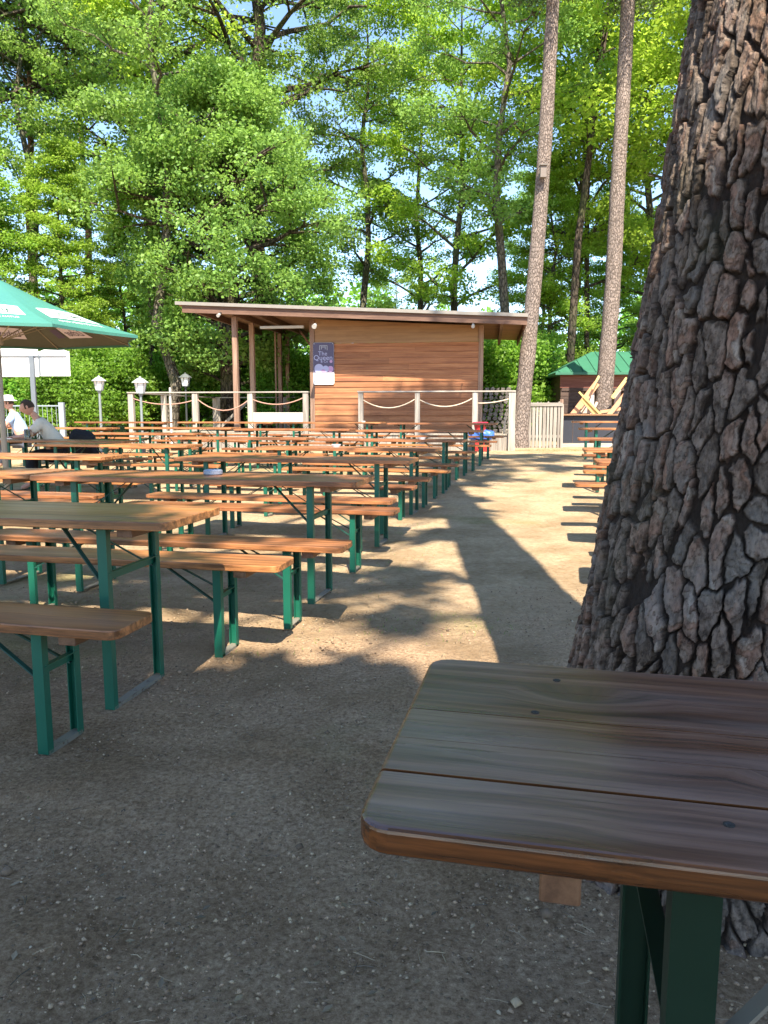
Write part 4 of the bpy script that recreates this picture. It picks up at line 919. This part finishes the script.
SY = 23.2
sx0, sx1 = px_x(561, SY), px_x(561, SY) + 4.6; ez = wpx(560, 371, SY).z
shed = empty('shed', ((sx0 + sx1) / 2, SY, HG), R(-4), label='dark timber shed with a green hipped metal roof behind the second bare pine', cat='shed'); sw = (sx1 - sx0) / 2; eh = ez - HG
darkb = wood_mat('dark_shed_boards', (.035, .020, .016), (.075, .045, .034), (.12, .08, .06), rough=.8); redb = wood_mat('red_brown_band', (.12, .035, .022), (.20, .07, .045), (.26, .11, .08), rough=.75)
mb = MB(); z = 0
while z < eh - .62: mb.box((-sw + .35, 0, z + .07), (.7, .06, .138)); mb.box((sw - 1.2, 0, z + .07), (2.4, .06, .138)); z += .142
z = 0
while z < 1.0: mb.box((-.55, 0, z + .07), (2.7, .06, .138)); z += .142
mb.build('front_wall', darkb, shed)
for s in (-1, 1):
    mb = MB(); z = 0
    while z < eh: mb.box((s * (sw - .03), 1.8, z + .07), (.06, 3.5, .138)); z += .142
    mb.build('side_wall', darkb, shed)
MB().box((0, 3.6, eh / 2), (2 * sw, .06, eh)).build('rear_wall', darkb, shed)
MB().box((0, -.02, eh - .30), (2 * sw + .06, .08, .42)).build('band', redb, shed); MB().box((0, -.03, eh - .56), (2 * sw - .05, .05, .09)).build('lintel', darkb, shed)
for i, xx in enumerate((-sw + .42, -sw + .62, -sw + .98, -sw + 1.25)): MB().box((xx, .05, 1.30), (.13, .03, .75)).build('window_board', plain('pale_window_board', (.50, .44, .40)), shed)
MB().box((-.6, 1.2, 1.2), (2.5, .9, 1.0)).build('inner_shelf', plain('inner_shelf', (.25, .14, .08)), shed)
groof = paint_mat('green_metal_roof', (.035, .145, .085), .5); mb = MB(); ov = .22; zr = wpx(620, 352, SY + 1.9).z - HG
a = [(-sw - ov, -ov - .1, eh - .05), (sw + ov, -ov - .1, eh - .05), (sw + ov, 3.8, eh - .05), (-sw - ov, 3.8, eh - .05)]; rdg = [(-sw + 1.25, 1.8, zr), (sw - 1.25, 1.8, zr)]; lo_ = [(p[0], p[1], p[2] - .07) for p in a]
mb.add(a + rdg + lo_, [(0, 1, 5, 4), (1, 2, 5), (2, 3, 4, 5), (3, 0, 4), (0, 6, 7, 1), (1, 7, 8, 2), (2, 8, 9, 3), (3, 9, 6, 0), (6, 9, 8, 7)]); rf_ = mb.build('roof', groof, shed)
mb = MB()
for k in range(14):
    x = -sw - .1 + k * (2 * sw + .2) / 13; y1 = 1.8; t_ = min(1, (x + sw + ov) / 1.47, (sw + ov - x) / 1.47)
    mb.bar((x, -ov - .09, eh - .03), (x + 0, -ov - .1 + t_ * (1.8 + ov + .1), eh - .03 + t_ * (zr - eh + .05)), .03, .02)
mb.build('roof_ribs', groof, rf_)
CY = 20.3; cx0 = px_x(560, CY)
co_ = empty('counter', (cx0 + .95, CY, HG), R(-5), label='dark low serving counter with a wooden top before the shed', cat='counter'); ch = wpx(580, 414, CY).z - HG
navy = plain('dark_panel', (.030, .032, .042), .6)
MB().box((0, 0, ch / 2), (1.9, .55, ch - .1)).build('counter_body', navy, co_, bevel=.004); MB().box((0, -.02, ch - .02), (2.0, .7, .045)).build('counter_top', M['cleat_wood'], co_, bevel=.004); MB().box((0, -.30, .05), (1.9, .03, .10)).build('plinth', M['grey_wood_x'], co_)
for k in range(3): MB().box((-.62 + k * .62, -.279, ch / 2), (.012, .008, ch - .14)).build('seam', darkb, co_)
tim = [((572, 416), (597, 383), .17, 20.7), ((575, 419), (590, 396), .10, 20.75), ((583, 398), (600, 418), .16, 20.45), ((592, 389), (599, 376), .06, 20.6), ((590, 417), (597, 402), .07, 20.5), ((612, 398), (627, 378), .09, 20.5), ((608, 416), (627, 392), .12, 20.55), ((616, 418), (618, 390), .16, 20.8), ((579, 392), (603, 417), .05, 20.4), ((600, 412), (626, 408), .08, 20.6), ((584, 418), (586, 400), .12, 20.85)]
tw = [plain('fresh_timber', (.52, .27, .15)), plain('yellow_timber', (.55, .40, .15)), plain('pale_timber', (.48, .34, .26))]
TL = ['widest orange plank sloping up to the bare pine', 'narrow plank below the widest orange plank', 'pinkish plank crossing the widest one', 'short yellow stick at the top of the timber heap', 'short lath at the foot of the bare pine', 'upper grey plank right of the bare pine', 'lower plank right of the bare pine', 'upright broad board at the right of the timber heap', 'thin yellow lath crossing the heap', 'flat piece of timber lying on the counter', 'upright board at the left of the timber heap']
for i, (a, b2, w_, Y) in enumerate(tim):
    p0, p1 = wpx(a[0], a[1], Y), wpx(b2[0], b2[1], Y + .08); o = MB().bar((0, 0, 0), p1 - p0, w_, .03, up=(0, 1, 0)).build('plank', tw[(i * 2) % 3] if i not in (3, 8) else tw[1], label=TL[i], cat='plank', group='timber heap on the counter'); o.location = p0
# woodchips beneath: a low box frame keeps the timber off the ground
MB().box((0, 0, 0), (1.6, .5, .9)).build('timber_crate', darkb, label='dark box behind the counter carrying the heap of timber', cat='box').location = (cx0 + 1.15, CY + .62, HG + .45)

# ------------------------------------------------------------------ lanterns
glass, _, gb = nm('milk_glass'); gb.inputs['Base Color'].default_value = (.80, .82, .80, 1); gb.inputs['Roughness'].default_value = .25
lantg = paint_mat('lantern_grey_metal', (.22, .25, .25), .5, .2); lantd = paint_mat('lantern_black_metal', (.03, .035, .035), .5)
def lantern(px, Y, ytop, ybot, mat, lab, roofm):
    x = px_x(px, Y); g0 = gzf(x, Y); zt, zb_ = wpx(px, ytop, Y).z, wpx(px, ybot, Y).z; s = (zt - zb_) / .42
    t = empty('lantern', (x, Y, g0), R(20), label=lab, cat='lantern'); zb_ -= g0
    MB().lathe([(.06, 0), (.06, .25), (.032, .30), (.028, zb_ - .06), (.045, zb_ - .05), (.05, zb_ - .01), (.03, zb_)], 12).build('post', mat, t, smooth=False)
    h = MB().lathe([(.10 * s, 0), (.155 * s, .27 * s)], 6, (0, 0, zb_ + .012)).build('lamp_glass', glass, t)
    fr = MB()
    for k in range(6):
        a = 6.2832 * k / 6; fr.bar((.102 * s * math.cos(a), .102 * s * math.sin(a), zb_ + .01), (.157 * s * math.cos(a), .157 * s * math.sin(a), zb_ + .285 * s), .014, .014)
    fr.lathe([(.11 * s, -.012), (.11 * s, .008)], 6, (0, 0, zb_ + .006)); fr.build('lamp_frame', mat, t)
    MB().lathe([(.215 * s, .28 * s), (.215 * s, .295 * s), (.07 * s, .40 * s), (.03 * s, .41 * s), (.03 * s, .44 * s), (.001, .45 * s)], 6, (0, 0, zb_)).build('lamp_roof', roofm, t)
lroof = plain('pale_lamp_roof', (.42, .46, .45), .5)
lantern(100.5, 17.6, 376.5, 390.5, lantg, 'leftmost garden lantern with pale roof, on a grey post beside the seated man', lroof)
lantern(141.5, 17.2, 377.5, 393.5, lantg, 'middle garden lantern, largest of the three, at the left end of the railing', lroof)
lantern(186.5, 22.5, 373.5, 386.5, lantd, 'farthest garden lantern on a thin black post behind the railing', plain('dark_lamp_roof', (.10, .11, .11)))

# ------------------------------------------------------------------ green umbrella
UX, UY = -4.86, 9.5; UG = gzf(UX, UY); RU_ = 1.77; rimz = wpx(143, 335.5, UY).z - UG; apz = wpx(3, 276, UY).z - UG
umb = empty('umbrella', (UX, UY, UG), 0, label='large green octagonal garden umbrella at the left, white printed panels on its canopy', cat='umbrella')
ugreen = leaf_mat('umbrella_cloth', (.05, .185, .165), (.055, .20, .18), (.01, .05, .04), .10); ulin = plain('umbrella_lining', (.13, .135, .10), .9)
ap = Vector((0, 0, apz)); rim = [Vector((RU_ * math.cos(R(45 * k)), RU_ * math.sin(R(45 * k)), rimz)) for k in range(8)]
def upt(k, s, t, off=0):
    b0, b1 = rim[k % 8], rim[(k + 1) % 8]; e = b0.lerp(b1, s); p = ap.lerp(e, t)
    p = p + Vector((0, 0, -.06 * 4 * t * (1 - t) * (1 - .5 * math.sin(math.pi * s))))      # cloth hangs a little between hub and rim
    p.z += -.035 * math.sin(math.pi * s) * -t * 0 + off
    e2 = Vector((p.x, p.y, 0)); p -= e2.normalized() * (.07 * math.sin(math.pi * s) * t * t) if e2.length > .01 else Vector((0, 0, 0))
    return p
for nme_, off, mt, flip in (('canopy', 0, ugreen, False), ('lining', -.006, ulin, True)):
    mb = MB(); nS, nT = 6, 8
    for k in range(8):
        vs = [upt(k, i / nS, .02 + .98 * j / nT, off) for j in range(nT + 1) for i in range(nS + 1)]
        fs = [(j * (nS + 1) + i, (j + 1) * (nS + 1) + i, (j + 1) * (nS + 1) + i + 1, j * (nS + 1) + i + 1) for j in range(nT) for i in range(nS)]
        mb.add(vs, [f[::-1] for f in fs] if flip else fs)
    if nme_ == 'canopy':
        for k in range(8):
            vs = [upt(k, i / nS, 1.0) + Vector((0, 0, -dz)) for dz in (0, .035) for i in range(nS + 1)]; mb.add(vs, [(i, i + nS + 1, i + nS + 2, i + 1) for i in range(nS)])
    o = mb.build(nme_, mt, umb); 
canopy = [c for c in bpy.data.objects if c.parent == umb and c.name.startswith('canopy')][0]
MB().lathe([(.001, .09), (.03, .06), (.12, .0)], 16, (0, 0, apz - .03)).build('finial', ugreen, umb)
pole_m = plain('umbrella_pole', (.33, .31, .27), .5)
MB().tube([(0, 0, .05), (0, 0, apz - .02)], .034, 14).build('pole', pole_m, umb, smooth=True); MB().lathe([(.05, 0), (.07, .02), (.07, .10), (.05, .12)], 14, (0, 0, rimz - .12)).build('hub', pole_m, umb)
MB().box((0, 0, .03), (.6, .6, .06)).build('base_plate', plain('base_stone', (.3, .29, .27)), umb, bevel=.006)
for k in range(8):
    MB().tube([ap + Vector((0, 0, -.05)), upt(k, 0, .5, -.03), upt(k, 0, .985, -.02)], .009, 6).build('rib', plain('rib_wood', (.36, .33, .24)) if k == 0 else bpy.data.materials['rib_wood'], umb)
    MB().tube([(0, 0, rimz - .08), upt(k, 0, .52, -.03)], .007, 6).build('strut', bpy.data.materials['rib_wood'], umb)
pwhite = plain('umbrella_print_white', (.78, .78, .76), .8); pgreen = plain('umbrella_print_green', (.008, .07, .045), .8); plil = plain('lining_print', (.78, .72, .82), .8); pdk = plain('lining_print_dark', (.12, .09, .16), .8)
def patch(name, k, s0, s1, t0, t1, mat, off, n=6):
    vs = [upt(k, s0 + (s1 - s0) * i / n, t0 + (t1 - t0) * j / n, off) for j in range(n + 1) for i in range(n + 1)]
    fs = [(j * (n + 1) + i, (j + 1) * (n + 1) + i, (j + 1) * (n + 1) + i + 1, j * (n + 1) + i + 1) for j in range(n) for i in range(n)]
    return MB().add(vs, fs if off > 0 else [f[::-1] for f in fs]).build(name, mat, canopy)
def ptext(txt, k, s0, s1, t0, t1, mat, off, name='lettering'):
    me = text_me(txt, 1.0, name); co = np.array([v.co[:] for v in me.vertices]); mn, mx = co.min(0), co.max(0)
    for v_ in me.vertices:
        a = (v_.co.x - mn[0]) / (mx[0] - mn[0]); b2 = (v_.co.y - mn[1]) / (mx[1] - mn[1]); v_.co = upt(k, s0 + (s1 - s0) * a, t1 + (t0 - t1) * b2, off)
    link(name, me, mat, canopy)
for k in range(8):
    patch('print_panel', k, .16, .88, .60, .80, pwhite, .006); ptext('Licher', k, .26, .78, .635, .77, pgreen, .010); ptext('AUS DEM HERZEN DER NATUR', k, .20, .80, .85, .885, pwhite, .006)
    patch('lining_panel', k, .25, .62, .66, .84, plil, -.012); patch('lining_mark', k, .66, .80, .68, .82, pdk, -.012)
    ptext('Licher', k, .30, .58, .70, .80, pdk, -.016)

# ------------------------------------------------------------------ white sign panels, metal fence
GY = 16.6
sg = empty('sign', (px_x(36, GY), GY, gzf(px_x(36, GY), GY)), 0, label='two white sign panels on a grey post behind the green umbrella', cat='sign'); g0 = sg.location.z; x0_ = sg.location.x
z0_, z1_ = wpx(30, 377, GY).z - g0, wpx(30, 348.5, GY).z - g0; zm = wpx(30, 356, GY).z - g0
spw, nt_, sb_ = nm('white_sign'); sb_.inputs['Base Color'].default_value = (.82, .83, .82, 1); sb_.inputs['Roughness'].default_value = .5
a, b2 = px_x(2, GY) - x0_, px_x(41.5, GY) - x0_; MB().box(((a + b2) / 2, 0, (z0_ + z1_) / 2), (b2 - a, .03, z1_ - z0_)).build('sign_panel', spw, sg, bevel=.01)
a, b2 = px_x(42.5, GY) - x0_, px_x(72.5, GY) - x0_; n_ = 12; wd = b2 - a
poly = [(a, z0_ + .02), (b2, z0_ + .02), (b2, z1_ - .06)] + [(b2 - wd * (.05 + .9 * i / n_), z1_ - .06 + .10 * math.sin(math.pi * i / n_) ** 1.3) for i in range(n_ + 1)] + [(a, z1_ - .06)]
o = MB().prism(poly, -.015, .015).build('sign_panel', spw, sg)
for v_ in o.data.vertices: v_.co = (v_.co.x, -v_.co.z, v_.co.y)
gm = paint_mat('grey_post_metal', (.16, .18, .20), .5, .3)
MB().box((0, -.055, zm / 2 + .0), (.10, .06, zm)).build('post', gm, sg, bevel=.004); a = px_x(2, GY) - x0_; b2 = px_x(70, GY) - x0_; MB().box(((a + b2) / 2, -.03, zm), (b2 - a, .025, .03)).build('sign_rail', gm, sg); MB().box((px_x(43, GY) - x0_, -.028, (z0_ + zm) / 2 + .02), (.03, .02, zm - z0_ - .06)).build('sign_rail', gm, sg)
FY = 18.4; fm = paint_mat('light_grey_fence', (.30, .34, .38), .5, .3); mf = empty('metal_fence', (px_x(62, FY), FY, gzf(px_x(62, FY), FY)), R(0), label='light grey metal bar fence behind the seated man', cat='fence'); fz = wpx(30, 405, FY).z - mf.location.z
MB().box((.0, 0, (fz + .06) / 2), (.13, .10, fz + .06)).build('post', fm, mf, bevel=.005); MB().box((-3.2, 0, (fz + .06) / 2), (.13, .10, fz + .06)).build('post', fm, mf, bevel=.005)
for zz in (.12, fz - .02): MB().box((-1.6, 0, zz), (3.1, .03, .03)).build('fence_rail', fm, mf)
for k in range(26): MB().tube([(-.14 - k * .112, 0, .12), (-.14 - k * .112, 0, fz - .02)], .006, 5).build('bar', fm, mf)

# ------------------------------------------------------------------ people
skin = plain('skin', (.52, .28, .20), .5); hairm = plain('short_dark_hair', (.05, .035, .025), .8)
def skin_obj(name, P, E_, mat, parent, sub=2, head=None):
    me = bpy.data.meshes.new(name); names = list(P); ix = {n: i for i, n in enumerate(names)}
    me.from_pydata([P[n][0] for n in names], [(ix[a], ix[b]) for a, b in E_], []); o = bpy.data.objects.new(name, me); col.objects.link(o)
    md = o.modifiers.new('s', 'SKIN'); md.use_smooth_shade = True
    for i, n in enumerate(names):
        sv = me.skin_vertices[0].data[i]; r = P[n][1]; sv.radius = r if isinstance(r, tuple) else (r, r)
    me.skin_vertices[0].data[0].use_root = True
    o.modifiers.new('u', 'SUBSURF').levels = sub; o.modifiers['u'].render_levels = sub
    bpy.context.view_layer.update(); dg = bpy.context.evaluated_depsgraph_get(); m2 = bpy.data.meshes.new_from_object(o.evaluated_get(dg)); bpy.data.objects.remove(o); bpy.data.meshes.remove(me)
    m2.name = name
    if head:
        bm = bmesh.new(); bm.from_mesh(m2); c, rot = head
        b2 = bmesh.new(); bmesh.ops.create_uvsphere(b2, u_segments=28, v_segments=20, radius=1)
        for v in b2.verts:
            x, y, z = v.co; f = 1 - .20 * max(0, -z) ** 1.5; X = x * .098 * f + .012; Yv = y * .076 * f; Z = z * .118
            X += .026 * math.exp(-((y * .076) / .012) ** 2 - ((z * .118 + .008) / .024) ** 2) * (x > 0)                     # nose
            X -= .009 * sum(math.exp(-((y * .076 - s * .032) / .014) ** 2 - ((z * .118 - .018) / .011) ** 2) for s in (-1, 1)) * (x > 0)   # eye sockets
            X += .006 * math.exp(-((y * .076) / .024) ** 2 - ((z * .118 + .052) / .010) ** 2) * (x > 0)                    # mouth
            v.co = (X, Yv, Z)
        for s in (-1, 1):
            r_ = bmesh.ops.create_uvsphere(b2, u_segments=8, v_segments=6, radius=1)
            for v in r_['verts']: v.co = (v.co.x * .018 - .004, v.co.y * .009 + s * .078, v.co.z * .03)
        Mx = Matrix.Translation(c) @ Matrix.Rotation(rot[2], 4, 'Z') @ Matrix.Rotation(rot[1], 4, 'Y'); bmesh.ops.transform(b2, matrix=Mx, verts=b2.verts)
        t2 = bpy.data.meshes.new('t'); b2.to_mesh(t2); b2.free(); bm.from_mesh(t2); bm.to_mesh(m2); bm.free(); bpy.data.meshes.remove(t2)
    return link(name, m2, mat, parent, smooth=True)
def seated(loc, rz_, label, shirt, trousers, head_rot=(0, .25, 0), hat=None, lean=1.0):
    root = empty('person', loc, rz_, label=label, cat='person'); l = lean
    P = {'pelvis': ((0, 0, .57), (.15, .12)), 'belly': ((.09 * l, 0, .74), (.165, .135)), 'chest': ((.21 * l, 0, .93), (.185, .145)), 'nb': ((.29 * l, 0, 1.075), (.075, .065)), 'neck': ((.335 * l, 0, 1.14), .052), 'skull': ((.37 * l, 0, 1.20), .05)}
    E_ = [('pelvis', 'belly'), ('belly', 'chest'), ('chest', 'nb'), ('nb', 'neck'), ('neck', 'skull')]
    for s, n in ((1, 'l'), (-1, 'r')):
        P.update({n + 'sh': ((.25 * l, s * .175, 1.02), .062), n + 'el': ((.36 * l + .06, s * .26, .835), .044), n + 'wr': ((.62, s * .12, .815), .029), n + 'pa': ((.70, s * .07, .812), (.036, .018)),
                  n + 'hp': ((.05, s * .10, .55), .095), n + 'kn': ((.45, s * .17, .54), .066), n + 'an': ((.47, s * .19, .10), .042), n + 'to': ((.61, s * .20, .045), .034)})
        E_ += [('chest', n + 'sh'), (n + 'sh', n + 'el'), (n + 'el', n + 'wr'), (n + 'wr', n + 'pa'), ('pelvis', n + 'hp'), (n + 'hp', n + 'kn'), (n + 'kn', n + 'an'), (n + 'an', n + 'to')]
        for k, (dx, dy, L) in enumerate(((.06, .030, .85), (.075, .012, 1), (.075, -.006, .98), (.06, -.024, .8), (.02, .05, .6))):
            P[f'{n}f{k}'] = ((.70 + dx * .55, s * (.07 + dy * .7), .815), .0095); P[f'{n}g{k}'] = ((.70 + dx * .55 + .035 * L, s * (.07 + dy), .803), .008); E_ += [(n + 'pa', f'{n}f{k}'), (f'{n}f{k}', f'{n}g{k}')]
    hc = Vector((.405 * l, 0, 1.265)); body = skin_obj('body', P, E_, skin, root, 2, (hc, head_rot))
    S_ = {k: v for k, v in P.items() if k in ('pelvis', 'belly', 'chest', 'nb', 'lsh', 'rsh')}; S_ = {k: (v[0], tuple(r + .014 for r in v[1]) if isinstance(v[1], tuple) else v[1] + .016) for k, v in S_.items()}
    for s, n in ((1, 'l'), (-1, 'r')):
        a, b2 = Vector(P[n + 'sh'][0]), Vector(P[n + 'el'][0]); S_[n + 'sl'] = (tuple(a.lerp(b2, .72)), .063)
    skin_obj('shirt', S_, [('pelvis', 'belly'), ('belly', 'chest'), ('chest', 'nb'), ('chest', 'lsh'), ('chest', 'rsh'), ('lsh', 'lsl'), ('rsh', 'rsl')], shirt, root)
    T_ = {'pelvis': ((0, 0, .55), (.165, .13))}
    for n in 'lr': T_.update({n + 'hp': (P[n + 'hp'][0], .112), n + 'kn': (P[n + 'kn'][0], .082), n + 'an': (P[n + 'an'][0], .062)})
    skin_obj('trousers', T_, [e for n in 'lr' for e in (('pelvis', n + 'hp'), (n + 'hp', n + 'kn'), (n + 'kn', n + 'an'))], trousers, root)
    b2 = bmesh.new(); bmesh.ops.create_uvsphere(b2, u_segments=24, v_segments=16, radius=1)
    bmesh.ops.delete(b2, geom=[v for v in b2.verts if v.co.z < -.35 or (v.co.x > .35 and v.co.z < .45)], context='VERTS')
    for v in b2.verts: v.co = (v.co.x * .104 + .006, v.co.y * .083, v.co.z * .124 + .003)
    bmesh.ops.transform(b2, matrix=Matrix.Translation(hc) @ Matrix.Rotation(head_rot[2], 4, 'Z') @ Matrix.Rotation(head_rot[1], 4, 'Y'), verts=b2.verts)
    me = bpy.data.meshes.new('hair'); b2.to_mesh(me); b2.free(); link('hair', me, hairm, root, smooth=True)
    if hat: MB().lathe([(.001, .135), (.07, .13), (.093, .10), (.100, .045), (.155, .03), (.16, .02), (.10, .03), (.001, .032)], 20, (hc.x, hc.y, hc.z + .02)).build('hat', hat, root, smooth=True)
    return root
def uvp(u, v): p = TU * u + TV * v; return Vector((p.x, p.y, gzf(p.x, p.y)))
mp = uvp(-7.36, 10.25); seated((mp.x, mp.y, mp.z - .02), R(180 + 18), 'man in a beige t-shirt leaning forward on the table, face turned left', plain('beige_shirt', (.66, .60, .50), .9), plain('black_trousers', (.012, .012, .016), .8), (0, .30, -.1), lean=1.15)
sp_ = Vector((px_x(23, 14.2), 14.2, gzf(px_x(23, 14.2), 14.2))); seated(sp_, R(195), 'person in a light blue shirt and white sun hat sitting behind the man', plain('light_blue_shirt', (.38, .52, .75), .9), plain('grey_trousers', (.10, .11, .14)), (0, .1, 0), hat=plain('white_hat', (.75, .75, .72), .9), lean=.6)
# black bag behind the man, beer mug before him
bp_ = uvp(-7.02, 10.30); me = bpy.data.meshes.new('bag'); bm = bmesh.new(); bmesh.ops.create_icosphere(bm, subdivisions=4, radius=1)
for v_ in bm.verts:
    c_ = v_.co; f_ = 1 + .05 * math.sin(5 * c_.x + 3 * c_.z) + .03 * math.sin(11 * c_.y + 9 * c_.z); q = [math.copysign(abs(a) ** .7, a) for a in c_]; v_.co = (q[0] * .20 * f_ - .05 * q[2], q[1] * .12 * f_, q[2] * .22 * f_)
bm.to_mesh(me); bm.free(); bg_ = link('bag', me, plain('black_cloth', (.012, .012, .015), .8), smooth=True, label='soft black bag on the bench behind the man', cat='bag'); bg_.location = (bp_.x, bp_.y, bp_.z + .47 + .215)
gp = uvp(-7.62, 9.78); mug = empty('beer_mug', (gp.x, gp.y, gp.z + .771), 0, label='glass beer mug on the table before the man', cat='mug')
gl, _, g_ = nm('mug_glass'); g_.inputs['Base Color'].default_value = (.8, .85, .75, 1); g_.inputs['Roughness'].default_value = .05; g_.inputs['Transmission Weight'].default_value = .9
be, _, g_ = nm('beer'); g_.inputs['Base Color'].default_value = (.60, .48, .10, 1); g_.inputs['Roughness'].default_value = .2
MB().lathe([(.001, 0), (.042, 0), (.045, .02), (.045, .155), (.041, .155), (.041, .02), (.001, .018)], 18).build('mug_glass', gl, mug, smooth=True); MB().lathe([(.001, .022), (.0395, .022), (.0395, .125), (.001, .126)], 18).build('beer', be, mug)
MB().tube([(.045, 0, .13), (.075, 0, .12), (.08, 0, .08), (.07, 0, .045), (.045, 0, .035)], .007, 8).build('handle', gl, mug, smooth=True)
